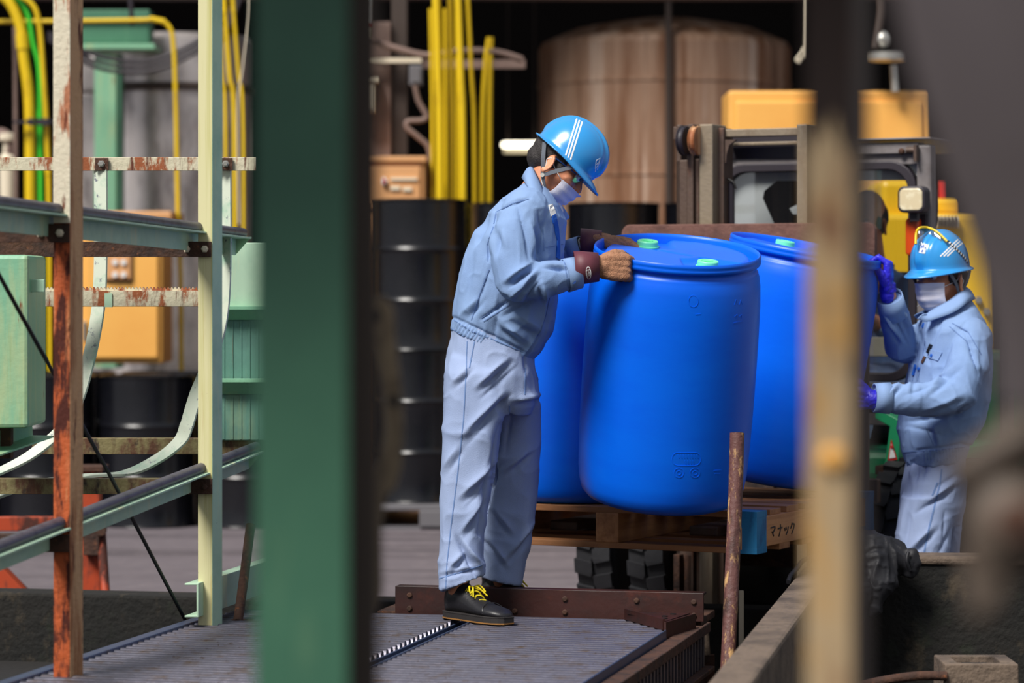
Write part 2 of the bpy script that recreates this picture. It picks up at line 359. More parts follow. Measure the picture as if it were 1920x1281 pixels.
mt['orangered'] = M('orange_red_paint', (168, 62, 26), .55, layers=[((70, 32, 22), (10, 10, 4), .46, .58, .85)])
mt['machyel'] = M('yellow_machine_paint', (232, 184, 24), .4)
mt['mosslabel'] = M('pale_label', (226, 214, 190), .6)
# ================================================================ SETTING
def struct(name, mb, m, parent=None, **k): return build(mb, name, mt[m], parent, kind='structure', **k)
TH = math.radians(13.0); ux = Vector((math.cos(TH), -math.sin(TH), 0)); vy = Vector((math.sin(TH), math.cos(TH), 0))   # yard axes
C1 = Vector((.615, 9.754, 0))                                             # right rear corner of the loading platform
def PL(u, v, z): return C1+ux*u+vy*v+Vector((0, 0, z))                     # platform / bund coordinates
def ubeam(mb, p0, p1, lo, hi):                                            # box along the yard axes
    return mb.prism([PL(p0, lo[0], hi[0]), PL(p1, lo[0], hi[0]), PL(p1, lo[1], hi[0]), PL(p0, lo[1], hi[0])], (0, 0, hi[1]-hi[0]))
# yard floor: grid with gentle relief
g = MB(); nx, ny = 40, 60; xs = np.linspace(-14, 14, nx); ys = np.linspace(-6, 32, ny)
vs = [(x, y, .004*math.sin(3*x+.7*y)*math.sin(1.3*y)) for y in ys for x in xs]
g.add(vs, [(j*nx+i, j*nx+i+1, (j+1)*nx+i+1, (j+1)*nx+i) for j in range(ny-1) for i in range(nx-1)])
struct('floor', g, 'asphalt', fixn=False)
g = MB(); g.prism([PL(-6, -11, .01), PL(6, -11, .01), PL(6, .9, .01), PL(-6, .9, .01)], (0, 0, .035)); struct('floor_pit', g, 'pit')
# low bund walls
def wall(name, poly, z0, z1, m, n=1):
    mb = MB(); mb.prism([(p[0], p[1], z0) for p in poly], (0, 0, z1-z0)); o = struct(name, mb, m, bevel=.012); return o
a = Vector((-5.0, 11.75, 0)); b = Vector((1.25, 10.42, 0)); t = vy*.16
wall('wall_back', [a, b, b+t, a+t], 0, .30, 'mossy')
a = Vector((.33, 6.55, 0)); b = Vector((1.026, 10.52, 0)); t = Vector((.1095, -.019, 0))
wall('wall_side', [a, b, b+t, a+t], 0, .448, 'concrete')
a = Vector((1.035, 10.40, 0)); b = Vector((4.5, 10.05, 0)); t = vy*.15
wall('wall_right', [a, b, b+t, a+t], 0, .480, 'mossy')
cp = MB(); cp.prism([a-vy*.012+Vector((0, 0, .470)), b-vy*.012+Vector((0, 0, .470)), b+t+Vector((0, 0, .470)), a+t+Vector((0, 0, .470))], (0, 0, .03)); struct('trim_1', cp, 'concrete', bevel=.01)
# shed behind: roof, rear wall, beam
g = MB(); g.box((-13, 20.6, 5.1), (13, 31, 5.2)); struct('ceiling', g, 'roof')
g = MB(); g.box((-13, 30.2, 0), (13, 30.5, 5.1)); struct('wall_rear', g, 'darkwall')
g = MB(); g.box((-13, 20.3, 3.40), (13, 20.5, 3.56)); struct('trim_2', g, 'roofbeam')
g = MB(); g.box((-13.3, 20.3, 0), (-13, 31, 5.1)); struct('wall_left', g, 'darkwall')
g = MB(); g.box((13, 20.3, 0), (13.3, 31, 5.1)); struct('wall_far_side', g, 'darkwall')
# canopy over the camera's walkway (shades the tops of the nearest posts)
g = MB(); g.box((-3.4, 2.37, 2.42), (3.2, 4.1, 2.47)); struct('ceiling_canopy', g, 'roof')
for x in (-3.3, 3.1):
    for y in (2.45, 4.0):
        g = MB(); g.box((x-.05, y-.05, 0), (x+.05, y+.05, 2.42)); struct('trim_canopy_post', g, 'roofbeam')
# concrete-brown pillar of the shed
g = MB(); A, B = P(664, 600, 19.5), P(734, 600, 19.5); g.box((A.x-.2, 19.4, 0), (B.x, 19.62, 3.16)); struct('trim_pillar', g, 'pillar', bevel=.01)
g = MB(); g.box((B.x, 19.45, 0), (B.x+.10, 19.75, 3.4)); struct('trim_pillar_web', g, 'seam')

# ================================================================ BACKGROUND THINGS
def px_box(mb, x0, y0, x1, y1, d, depth):                                 # a box whose front face fills a px rectangle at distance d
    a, b = P(x0, y1, d), P(x1, y0, d); return mb.box((a.x, d, a.z), (b.x, d+depth, b.z))
# --- steel oil drums
def steel_drum():
    R, h = .2925, .905; c = .012
    prof = [(.0, .015), (.27, .015), (.272, .002), (.288, .0), (.2945, .006), (.288, .02), (.287, .12)]
    for z in (.30, .605):
        prof += [(.287, z-.03), (.290, z-.012), (.297, z), (.290, z+.012), (.287, z+.03)]
    prof += [(.287, .82), (.288, h-.02), (.2945, h-.01), (.2945, h-.003), (.288, h), (.278, h-.002), (.276, h-.018)]
    t = thing('steel_drum', '-', 'drum')
    build(MB().lathe(prof[1:], 40), 'drum_body', mt['drumblack'], t, smooth=.5)
    build(MB().lathe([(.277, h-.03), (.277, h-.02), (.24, h-.02), (.235, h-.014), (.0, h-.014)][0:5], 32), 'lid', mt['drumlid'], t, smooth=.5)
    for x, r in ((.19, .035), (-.19, .02)): build(MB().lathe([(r, h-.016), (r, h-.004), (r*.8, h-.002), (.001, h-.002)], 14, Matrix.Translation((x, .05, 0))), 'bung', mt['drumlid'], t, smooth=.5)
    return t
proto = steel_drum(); used = [False]
def drum(px, d, z, label, group, hidden=False):
    o = proto if not used[0] else copy_tree(proto); used[0] = True
    o.location = ((px-CX)*d/F, d, z); o.rotation_euler = (0, 0, random.uniform(0, 6)); o['label'] = label; o['group'] = group; return o
TOP = 'black drums stacked two high'; z2 = .15+.906
drum(784, 18.0, .15, 'black drum at the bottom of the frontmost two-high stack, on the grey pallet', TOP)
drum(784, 18.0, z2, 'black steel drum on top of the frontmost two-high stack, left of the stooping worker', TOP)
for i, (px, lb) in enumerate([(604, 'black drum half hidden by the thick green column'),
                              (968, 'black drum behind the stooping worker, right of the frontmost stack'),
                              (1150, 'black drum right of the stooping worker\'s mask, before the brown tank'),
                              (1332, 'black steel drum behind the left rails of the forklift mast')]):
    for k in (0, 1): drum(px, 18.75, .15+k*.906, lb+(', upper of two' if k else ', lower of two'), TOP)
LOW = 'black drums standing in the row behind the green frame'
for i, (px, lb) in enumerate([(-105, 'black steel drum cut by the left edge of the photo'), (88, 'black steel drum behind the rusty left frame post'), (277, 'black drum below the orange cabinet, between the frame posts'), (468, 'black drum behind the pale frame post and ribbed hopper')]):
    drum(px, 18.0, 0, lb+', front row', LOW)
    if i < 3: drum(px+40, 18.65, 0, lb+', second row', LOW)
# --- grey plastic pallet under the front stack
t = thing('plastic_pallet', 'grey plastic pallet under the frontmost stack of black drums', 'pallet', ((784-CX)*18/F, 17.7, 0))
a = (784-CX)*18/F
g = MB(); g.box((a-.55, 17.62, .115), (a+.75, 18.75, .149)); build(g, 'deck', mt['greyplas'], t, bevel=.006)
g = MB(); g.box((a-.55, 17.62, .0), (a+.75, 18.75, .022)); build(g, 'base_frame', mt['greyplas'], t)
for k in range(3):
    for j in range(2):
        x = a-.55+k*.57; g = MB(); g.box((x, 17.6+j*.95, .02), (x+.16, 17.78+j*.95, .118)); bl = build(g, 'block', mt['greyplas'], t, bevel=.006)
        if j == 0 and k == 0:
            q = MB(); q.prism([(x+.03, 17.596, .085), (x+.06, 17.596, .085), (x+.045, 17.596, .055)], (0, .003, 0)); q.box((x+.065, 17.596, .062), (x+.13, 17.599, .078)); build(q, 'emblem', mt['white'], bl)
# --- big tank
t = thing('storage_tank', 'big brown rust-streaked steel tank in the dark shed', 'tank', ((1246-CX)*23/F, 23, 0))
tx = (1246-CX)*23/F; R = 240*22.6/F
build(MB().lathe([(R, .0), (R, 3.26), (R*.97, 3.31), (R*.7, 3.42), (R*.3, 3.49), (.02, 3.5)], 64, Matrix.Translation((tx, 23, 0))), 'tank_shell', mt['tank'], t, smooth=.5)
for z in (1.02, 2.28, 2.98):
    build(MB().lathe([(R-.01, z-.02), (R+.008, z-.015), (R+.008, z+.015), (R-.01, z+.02)], 64, Matrix.Translation((tx, 23, 0))), 'weld_band', mt['tank'], t, smooth=.5)
g = MB(); g.box((tx-.045, 23-R-.06, .0), (tx+.0, 23-R+.02, 3.66)); build(g, 'gauge_pipe', mt['seam'], t, bevel=.01)
# --- lit fluorescent lamp deep in the shed
t = thing('fluorescent_lamp', 'lit twin fluorescent lamp deep inside the dark shed', 'lamp', P(977, 282, 27))
g = MB(); px_box(g, 944, 279, 1010, 287, 27, .1); build(g, 'lamp_housing', mt['mosslabel'], t)
for x in (952, 1002): g = MB(); q = P(x, 279, 27.05); g.tube([q, (q.x, q.y, 5.1)], .008, 6); build(g, 'hanger', mt['seam'], t)
for x0, x1 in ((946, 974), (980, 1008)): g = MB(); a, b = P(x0, 271.5, 26.95), P(x1, 271.5, 26.95); g.ball_tube([a, b], .027); build(g, 'tube', mt['lampon'], t, smooth=1)
# --- cabinets
def cabinet(name, label, x0, y0, x1, y1, d, depth, m, side=None):
    c = P((x0+x1)/2, y1, d+depth/2); t = thing(name, label, 'cabinet', c)
    g = MB(); px_box(g, x0, y0, x1, y1, d, depth); build(g, 'cabinet_body', mt[m], t, bevel=.015)
    return t
t = cabinet('control_cabinet', 'orange control cabinet with a dark framed panel, behind the green frame', 150, 410, 305, 682, 18.9, .55, 'orange')
g = MB(); px_box(g, 140, 396, 322, 412, 18.86, .7); build(g, 'cabinet_roof', mt['ochre'], t, bevel=.01)
g = MB(); px_box(g, 160, 426, 296, 672, 18.875, .03); dr = build(g, 'door', mt['orange'], t, bevel=.008)
g = MB(); px_box(g, 193, 450, 250, 530, 18.86, .03); fr = build(g, 'panel_frame', mt['gasket'], dr, bevel=.02)
t2 = None
g = MB(); px_box(g, 197, 455, 246, 525, 18.845, .02); build(g, 'panel_face', mt['ochre'], dr, bevel=.015)
for x in (216, 232):
    for y in (492, 515): g = MB(); g.disc(P(x, y, 18.85), (0, -1, 0), .018, .02, 12); build(g, 'push_button', mt['white'], dr)
g = MB(); px_box(g, 154, 602, 160, 640, 18.85, .03); build(g, 'handle', mt['galv'], dr, bevel=.004)
t = cabinet('junction_cabinet', 'tan cabinet with small white labels above the black drums by the green column', 640, 300, 797, 962, 19.09, .28, 'ochre')
g = MB(); px_box(g, 630, 293, 800, 304, 19.06, .32); build(g, 'cabinet_roof', mt['ochre'], t, bevel=.008)
g = MB(); px_box(g, 648, 312, 788, 392, 19.07, .03); dr = build(g, 'door', mt['ochre'], t, bevel=.006)
for x0, y0, x1, y1 in ((732, 333, 782, 338), (732, 349, 750, 356), (755, 351, 772, 358)): g = MB(); px_box(g, x0, y0, x1, y1, 19.055, .02); build(g, 'label_plate', mt['mosslabel'], dr)
g = MB(); g.disc(P(719, 340, 19.07), (0, -1, 0), .024, .03, 14); build(g, 'lamp_bezel', mt['white'], dr); g = MB(); g.disc(P(719, 340, 19.045), (0, -1, 0), .013, .015, 12); build(g, 'indicator_lamp', mt['red'], dr)
t = cabinet('yellow_cabinet', 'large plain orange-yellow cabinet behind and above the forklift', 1366, 170, 1745, 994, 17.6, .55, 'orange')
g = MB(); px_box(g, 1380, 190, 1732, 530, 17.58, .03); build(g, 'door', mt['orange'], t, bevel=.01)
t = thing('meter_box', 'small grey meter box on the brown pillar', 'box', P(685, 210, 19.3))
g = MB(); px_box(g, 655, 152, 700, 210, 19.22, .18); bx = build(g, 'box_body', mt['mosslabel'], t, bevel=.006); g = MB(); px_box(g, 650, 145, 707, 153, 19.2, .22); build(g, 'box_roof', mt['mosslabel'], t)
g = MB(); px_box(g, 660, 158, 695, 204, 19.21, .02); build(g, 'box_lid', mt['mosslabel'], t)
t = thing('white_marker_pipe', 'white vertical pipe with a thin red ring at the top by the green column', 'pipe', P(689, 75, 19.2))
build(MB().tube([P(689, -40, 19.2), P(688, 44, 19.2)], .022, 14), 'pipe_sleeve', mt['white'], t, smooth=1)
build(MB().tube([P(688, 44, 19.2), P(688, 50, 19.2)], .0225, 14), 'red_ring', mt['red'], t, smooth=1, label='thin red ring')
build(MB().tube([P(688, 50, 19.2), P(687, 72, 19.2)], .018, 14), 'pipe_end', mt['mosslabel'], t, smooth=1)
def pipe(name, label, cat, pts, r, m, d=19.2, n=8, couplings=(), group=None):
    w = spline([P(x, y, (q[0] if q else d)) for x, y, *q in pts], n)
    if not couplings:
        o = build(MB().tube(w, r, 12), name, mt[m], None, smooth=1); return tag(o, label, cat, group)
    t = thing(name, label, cat, w[-1], group=group); build(MB().tube(w, r, 12), 'conduit', mt[m], t, smooth=1)
    for i in couplings:
        c = w[i]; dd = (w[min(i+1, len(w)-1)]-w[max(0, i-1)]).normalized(); build(MB().tube([c-dd*.05, c+dd*.05], r*1.22, 12), 'coupling', mt[m], t, smooth=.6)
    return t
pipe('grey_pipe', 'grey pipe slanting right from below the white marker pipe', 'pipe', [(689, 74), (740, 90), (800, 104), (860, 96), (930, 98), (980, 112)], .022, 'pillar', 19.3)
t = thing('bracket_arm', 'flat grey steel arm under the slanting grey pipe', 'bracket', P(720, 120, 19.3))
g = MB(); px_box(g, 664, 109, 790, 117, 19.28, .06); build(g, 'arm', mt['mosslabel'], t); g = MB(); px_box(g, 790, 112, 985, 128, 19.6, .05); build(g, 'rear_arm', mt['pillar'], t)
t = thing('switch_box', 'small grey switch box hanging left of the yellow conduits', 'box', P(780, 160, 19.3)); g = MB(); px_box(g, 767, 122, 792, 160, 19.28, .1); build(g, 'box_body', mt['greyplas'], t, bevel=.006)
g = MB(); px_box(g, 771, 128, 788, 154, 19.27, .02); build(g, 'box_lid', mt['greyplas'], t)
pipe('bent_hose', 'grey bent flexible hose left of the yellow conduits', 'hose', [(778, 160), (785, 190), (800, 218), (790, 226), (765, 228), (764, 240), (785, 258), (803, 276), (808, 310), (810, 366)], .018, 'pillar', 19.25)
YG = 'yellow conduits rising behind the black drums'
for i, (px0, px1, r, d, lb) in enumerate([(807, 811, .012, 19.2, 'thin yellow conduit, leftmost of the bundle behind the black drums'), (816, 825, .027, 19.0, 'thick yellow conduit, second from left in the bundle behind the drums'), (834, 836, .011, 19.25, 'thin yellow conduit just right of the leftmost thick one'),
        (842, 848, .017, 19.1, 'yellow conduit in the middle of the bundle'), (856, 858, .012, 19.3, 'thin yellow conduit squeezed left of the second thick one'), (857, 868, .023, 18.95, 'thickest yellow conduit in the middle of the bundle'),
        (874, 890, .013, 19.1, 'slanting thin yellow conduit right of the thickest one'), (917, 904, .015, 19.1, 'yellow conduit, second from right in the bundle'), (921, 918, .017, 19.3, 'yellow conduit, rightmost of the bundle behind the drums')]):
    top = 70 if i >= 7 else (16 if i in (0, 2) else -60)
    pipe('yellow_conduit', lb, 'conduit', [(px0, top, d), ((px0*.4+px1*.6), 130, d), (px1, 300, d), (px1, HY+H*F/d, d)], r, 'yellow', couplings=(20,), group=YG)
# --- background left
t = thing('duct', 'silver foil-clad duct behind the orange cabinet, dented', 'duct', P(290, 400, 20.5))
g = MB(); c = P(312, 390, 20.8); g.lathe([(.54, -1.9), (.54, 1.22), (.50, 1.26), (.1, 1.28)], 36, Matrix.Translation((c.x+.06, 20.9, P(0, 395, 20.9).z-.05))); build(g, 'cladding', mt['silver'], t, smooth=.6)
g = MB(); g.lathe([(.565, .86), (.568, .90), (.52, .93)], 36, Matrix.Translation((c.x+.06, 20.9, P(0, 395, 20.9).z-.05))); build(g, 'cladding_band', mt['seam'], t, smooth=.6)
g = MB(); px_box(g, 120, 175, 222, 922, 20.9, .4); build(g, 'side_panel', mt['silver'], t, bevel=.02)
g = MB(); px_box(g, 150, 104, 420, 172, 20.95, .4); build(g, 'upper_panel', mt['silver'], t, bevel=.02)
t = thing('green_support_column', 'mint-green steel column with a flat head plate, behind the frame', 'column', P(198, 395, 20.0))
d = 20.0
g = MB(); px_box(g, 177, 100, 218, 690, d, .05); build(g, 'column_flange', mt['green'], t, bevel=.004)
g = MB(); a = P(214, 690, d); b = P(226, 100, d); g.box((a.x, d+.02, a.z), (b.x, d+.2, b.z)); build(g, 'column_web', mt['postgreen'], t)
g = MB(); px_box(g, 150, 82, 290, 92, d-.05, .35); build(g, 'head_plate', mt['green'], t, bevel=.004)
g = MB(); px_box(g, 150, 20, 282, 84, d+.05, .2); build(g, 'head_beam', mt['postgreen'], t, bevel=.02)
g = MB(); px_box(g, 130, 18, 280, 40, d+.02, .25); build(g, 'top_flange', mt['postgreen'], t, bevel=.004)
YL = 'conduits along the left edge'
pipe('yellow_conduit', 'thick yellow conduit curving down at the left edge of the photo', 'conduit', [(-30, -22), (15, 2), (38, 50), (45, 110), (55, 200), (57, 420), (60, 955)], .034, 'yellow', 19.0, couplings=(20,), group=YL)
pipe('green_conduit', 'bright green conduit between two yellow ones at the left edge', 'conduit', [(20, -12), (50, 22), (62, 80), (74, 140), (76, 300), (80, 955)], .016, 'limegreen', 19.0, couplings=(30,), group=YL)
pipe('yellow_conduit', 'thin yellow conduit right of the bright green one', 'conduit', [(20, -16), (60, 8), (74, 50), (82, 150), (88, 260), (92, 420), (96, 955)], .016, 'yellow', 18.95, couplings=(36,), group=YL)
pipe('yellow_conduit', 'yellow conduit running across the top left and bending down beside the silver duct', 'conduit', [(-60, 41), (100, 40), (250, 38), (295, 38), (318, 52), (326, 90), (330, 200), (334, 400), (339, 560), (341, 955)], .015, 'yellow', 19.15, couplings=(24, 60), group=YL)
for i, (a, b, r, lb) in enumerate([(409, 423, .013, 'yellow conduit, leftmost of three beside the thick green column'), (421, 440, .0155, 'yellow conduit, middle of three beside the thick green column'), (438, 457, .0115, 'yellow conduit, rightmost of three beside the thick green column')]):
    pipe('yellow_conduit', lb, 'conduit', [(a-3, -30), (a, 20), ((a+b)/2, 140), (b, 260), (b, 950)], r, 'yellow', 18.8, couplings=(7,), group='conduits beside the green column')
pipe('thin_cable', 'thin grey cable hanging beside the thick green column', 'cable', [(468, -20), (466, 40), (455, 130), (446, 200), (448, 420)], .005, 'mosslabel', 18.5)
for i, (dy, lb) in enumerate([(0, 'upper dark cable sagging in front of the silver duct'), (10, 'middle dark cable sagging in front of the silver duct'), (20, 'lowest dark cable sagging in front of the silver duct')]):
    pipe('sagging_cable', lb, 'cable', [(90, 62+dy*.6), (155, 95+dy), (215, 112+dy*1.1), (290, 112+dy), (372, 76+dy), (430, 30+dy), (480+dy*3, -260)], .014, 'gasket', 19.6, group='dark cables sagging across the left')
pipe('pipe_strut', 'thin dark strut holding the bent yellow conduit from above', 'strut', [(244, -20), (246, 20), (248, 48)], .016, 'gasket', 19.17)
t = thing('conduit_clamp', 'dark clamp bar across the conduits at the left edge', 'clamp', P(60, 228, 18.9)); g = MB(); px_box(g, 24, 226, 106, 231, 18.9, .03); build(g, 'clamp_bar', mt['gasket'], t)
for x in (57, 75, 86): g = MB(); px_box(g, x-6, 222, x+6, 235, 18.87, .02); build(g, 'clamp_strap', mt['gasket'], t, bevel=.002)
pipe('grey_standpipe', 'thin grey vertical pipe left of the thick yellow conduit', 'pipe', [(28, 50), (29, 150), (30, 420), (30, 955)], .014, 'pillar', 19.3)
t = thing('left_pump', 'pale cylindrical valve body at the left edge, behind the conduits', 'valve', P(10, 380, 20))
build(MB().lathe([(.05, 0), (.055, .3), (.03, .33), (.03, .40), (.06, .42), (.06, .46), (.01, .47)], 20, Matrix.Translation(P(14, 380, 20))), 'valve_body', mt['mosslabel'], t, smooth=.5)
build(MB().tube(spline([P(-20, 255, 20), P(5, 250, 20), P(18, 265, 20), P(16, 290, 20)]), .035, 12), 'elbow', mt['pillar'], t, smooth=1)
# --- things at the right, behind worker and forklift
t = thing('yellow_machine', 'yellow machine housing behind the right-hand worker, with grille and bolts', 'machine', P(1800, 660, 16))
g = MB(); px_box(g, 1652, 338, 1744, 662, 15.3, .7); px_box(g, 1640, 400, 1866, 662, 15.2, .8); build(g, 'housing', mt['machyel'], t, bevel=.03)
g = MB(); px_box(g, 1660, 662, 1856, 1066, 15.25, .7); build(g, 'machine_base', mt['black'], t)
g = MB(); px_box(g, 1752, 372, 1800, 402, 15.6, .4); build(g, 'neck', mt['machyel'], t, bevel=.02)
g = MB(); px_box(g, 1756, 405, 1800, 426, 15.14, .07); gr = build(g, 'grille', mt['mosslabel'], t)
for i in range(6): g = MB(); px_box(g, 1758+i*7, 406, 1761+i*7, 425, 15.12, .03); build(g, 'grille_slot', mt['seam'], gr)
for x, y in ((1835, 562), (1851, 584), (1855, 628)): g = MB(); g.disc(P(x, y, 15.2), (0, -1, 0), .018, .03, 12); build(g, 'bolt_head', mt['galv'], t)
g = MB(); g.tube([P(1768, 372, 15.7), P(1768, 340, 15.7)], .02, 12); build(g, 'beacon', mt['red'], t, smooth=.6)
t = thing('green_bag', 'teal-green plastic sack behind the right-hand worker, by the blurred casting', 'bag', P(1880, 790, 13.5))
g = MB(); rs = []
for i in range(9):
    y = 683+i*13; hw = 17+6*math.sin(i*.6)
    rs.append([P(1881+(1.5*math.sin(i*1.7))+hw*math.cos(q)*(1+.1*math.sin(3*q+i)), y, 13.5+.05*math.sin(q)*(1+.2*math.cos(4*q))) for q in [2*math.pi*j/20 for j in range(20)]])
g.rings(rs); build(g, 'sack', mt['tealbag'], t, smooth=1); g = MB(); g.tube(spline([P(1868, 684, 13.45), P(1881, 676, 13.45), P(1895, 684, 13.45)]), .008, 8); build(g, 'tie', mt['tealbag'], t, smooth=1)
t = thing('round_flange', 'pale flanged pipe end high at the right, behind the forklift cab', 'pipe', P(1660, 105, 17.5))
d = 17.5
g = MB(); g.lathe([(.10, -.03), (.118, -.025), (.118, .015), (.10, .02)], 30, Matrix.Translation(P(1661, 105, d))); build(g, 'flange', mt['galv'], t, smooth=.5)
build(MB().tube(spline([P(1640, 90, d), P(1646, 60, d), P(1652, 20, d), P(1650, -20, d)]), .03, 12), 'pipe_up', mt['seam'], t, smooth=1)
build(MB().tube([P(1676, 122, d), P(1679, 172, d)], .024, 12), 'pipe_down', mt['galv'], t, smooth=1)
g = MB(); g.ell(P(1655, 74, d), (.05, .05, .05)); build(g, 'valve_knob', mt['galv'], t, smooth=1)
pipe('hook_wire', 'small pale hook hanging in the dark beside the rusty foreground post', 'hook', [(1514, -450), (1512, 60), (1508, 90), (1500, 104), (1494, 112), (1500, 116), (1508, 106)], .01, 'mosslabel', 19.5)
# --- orange-red stand at the lower left
t = thing('steel_stand', 'orange-red rusty steel stand on the yard floor, behind the left frame post', 'stand', P(160, 1110, 12.6)); d = 12.6
def zp(px, d): return (px-CX)*d/F
g = MB(); g.box((zp(148, d), d, 0), (zp(187, d), d+.08, P(0, 882, d).z)); build(g, 'stand_column', mt['orangered'], t, bevel=.004)
g = MB(); px_box(g, 140, 876, 192, 884, d-.05, .2); build(g, 'top_plate', mt['rust'], t)
g = MB(); g.beam(P(-60, 982, d), P(150, 982, d), rect(-.03, .03, -.03, .03)); build(g, 'cross_arm', mt['orangered'], t, bevel=.004)
g = MB(); g.tube([P(186, 975, d), P(190, 1000, d), P(206, 1240, d-.3)], .02, 10); build(g, 'stay', mt['orangered'], t, smooth=1)
g = MB(); g.beam(P(-50, 1035, d-.1), P(90, 1180, d-.1), rect(-.05, .05, -.05, .05)); build(g, 'foot_beam', mt['orangered'], t, bevel=.004)
g = MB(); px_box(g, 156, 980, 186, 1042, d-.06, .07); build(g, 'clamp', mt['rust'], t, bevel=.004)
g = MB(); g.disc(P(191, 994, d-.03), (0, -1, 0), .022, .04, 10); g.tube([P(180, 990, d-.05), P(197, 997, d-.05)], .012, 8); build(g, 'clamp_knob', mt['rust'], t, smooth=.6)
# ================================================================ LOADING PLATFORM
TZ = .352
t = thing('loading_platform', 'low steel loading platform with ribbed plates that the stooping worker stands on', 'platform', C1)
def ribbed(name, u0, u1, v0, v1, m):
    pitch = .052; n = int((v1-v0)/pitch); g = MB(); k = 8; prof = []
    for i in range(n):
        for j in range(k):
            q = j/k; prof.append((v0+(i+q)*pitch, TZ-.022+.022*max(0, math.sin(math.pi*min(1, q/.72)))**.45))
    us = [u0, u0+.004, u1-.004, u1]; rs = []
    for a, (v, z) in enumerate(prof): rs.append([PL(u0, v, z), PL(u1, v, z), PL(u1, v, TZ-.04), PL(u0, v, TZ-.04)])
    g.rings(rs); return build(g, name, mt[m], t, smooth=.7)
ribbed('ribbed_plate', -1.56, -.775, -2.3, -.02, 'steel')
ribbed('ribbed_plate', -.70, -.045, -2.3, -.02, 'steel')
def pb(name, u0, u1, v0, v1, z0, z1, m, bevel=.003, label=None):
    g = MB(); g.prism([PL(u0, v0, z0), PL(u1, v0, z0), PL(u1, v1, z0), PL(u0, v1, z0)], (0, 0, z1-z0)); return build(g, name, mt[m], t, bevel=bevel, label=label)
pb('edge_strip', -1.60, -1.56, -2.3, -.35, TZ-.05, TZ+.006, 'bluesteel', label='bluish steel edge strip')
pb('gap_rail', -.770, -.762, -2.3, -.03, TZ-.06, TZ-.012, 'bluesteel')
pb('gap_rail', -.708, -.701, -2.3, -.03, TZ-.06, TZ+.002, 'bluesteel')
pb('gap_floor', -.762, -.708, -2.3, -.03, TZ-.10, TZ-.075, 'black')
for i in range(26): pb('gap_cleat', -.762, -.745, -2.28+i*.085, -2.25+i*.085, TZ-.075, TZ-.03, 'black', 0)
pb('edge_strip', -.047, -.041, -2.3, -.40, TZ-.03, TZ+.005, 'bluesteel', label='bluish steel edge strip')
pb('side_channel', -.036, .03, -2.3, -.03, TZ-.035, TZ-.022, 'rust'); pb('side_flange', .024, .034, -2.3, -.0, TZ-.045, TZ-.012, 'rust')
pb('side_web', .0, .012, -2.3, -.0, TZ-.15, TZ-.035, 'black'); pb('lower_flange', -.03, .055, -2.3, -.04, TZ-.165, TZ-.150, 'rust')
for i in range(40): pb('side_slat', .012, .026, -2.28+i*.056, -2.28+i*.056+.022, TZ-.148, TZ-.036, 'steel', 0)
for v in (-.2, -1.9):
    for u in (-1.5, -.74, -.0): pb('leg', u-.03, u+.03, v-.03, v+.03, .045, TZ-.06 if u < -.01 else TZ-.165, 'rust')
# back bar with bolts
g = MB(); g.beam(PL(-1.03, .0, TZ-.012), PL(.012, .0, TZ-.012), [(0, 0), (.008, 0), (.008, .094), (-.05, .094), (-.05, .086), (0, .086)]); bar = build(g, 'back_bar', mt['redrust'], t, bevel=.0015)
for u in (-.98, -.62, -.45, -.21, -.02):
    for z in (.018, .062):
        if abs(u+.62) < .01 and z > .05: continue
        g = MB(); g.lathe([(.0095, 0), (.0095, .004), (.006, .007), (.001, .007)], 12, Matrix.Translation(PL(u, -.008, TZ-.01+z)) @ vy.to_track_quat('-Z', 'Y').to_matrix().to_4x4()); build(g, 'bolt', mt['rust'], bar, smooth=.5)
pb('rear_ledge', -1.1, .0, .02, .30, TZ-.03, TZ-.005, 'rust')
# corner gusset
g = MB(); g.prism([PL(-.22, -.13, TZ+.022), PL(-.015, -.12, TZ+.022), PL(-.05, -.36, TZ+.022)], (0, 0, .006)); gus = build(g, 'corner_gusset', mt['redrust'], t)
g = MB(); g.beam(PL(-.23, -.10, TZ+.0), PL(-.055, -.37, TZ+.0), rect(-.004, .004, 0, .035)); g.beam(PL(-.05, -.38, TZ-.03), PL(-.0, -.11, TZ-.03), rect(-.004, .004, 0, .056)); build(g, 'gusset_lip', mt['redrust'], gus)
for u, v in ((-.06, -.17), (-.075, -.24), (-.065, -.30)): g = MB(); g.disc(PL(u, v, TZ+.028), (0, 0, 1), .010, .003, 12); build(g, 'bolt_hole', mt['black'], gus)
# small things by the platform
t = thing('leaning_pipe', 'rusty iron pipe leaning in front of the tilted blue drum', 'pipe', P(1366, 1235, 9.4))
pts = [P(1382, 812, 9.55), P(1380, 900, 9.53), P(1376, 1000, 9.5), P(1365, 1240, 9.4), P(1360, 1330, 9.35)]
build(MB().tube(pts, .0232, 20), 'pipe_wall', mt['pipeiron'], t, smooth=.6)
g = MB(); g.tube([P(1382, 811, 9.55), P(1382, 813, 9.55)], .019, 18); build(g, 'pipe_bore', mt['black'], t)
g = MB(); px_box(g, 1384, 990, 1391, 1031, 9.55, .02); build(g, 'welded_tab', mt['endwood'], t, bevel=.001)
t = thing('stake', 'short pale round stake standing in the bund right of the platform', 'stake', P(1324, 1230, 10.2)); build(MB().ball_tube([P(1323, 1181, 10.2), P(1326, 1236, 10.2), P(1327, 1300, 10.2)], .012), 'stake_rod', mt['concrete'], t, smooth=1)
build(MB().tube([P(1327, 1228, 10.2), P(1327, 1300, 10.2)], .024, 14), 'socket', mt['rust'], t, smooth=.6)
t = thing('upright_prop', 'pale end of a prop standing behind the leaning rusty pipe', 'prop', P(1391, 1137, 10.72)); g = MB(); px_box(g, 1386, 1108, 1395, 1260, 10.3, .03); build(g, 'prop_post', mt['mosslabel'], t, bevel=.003)
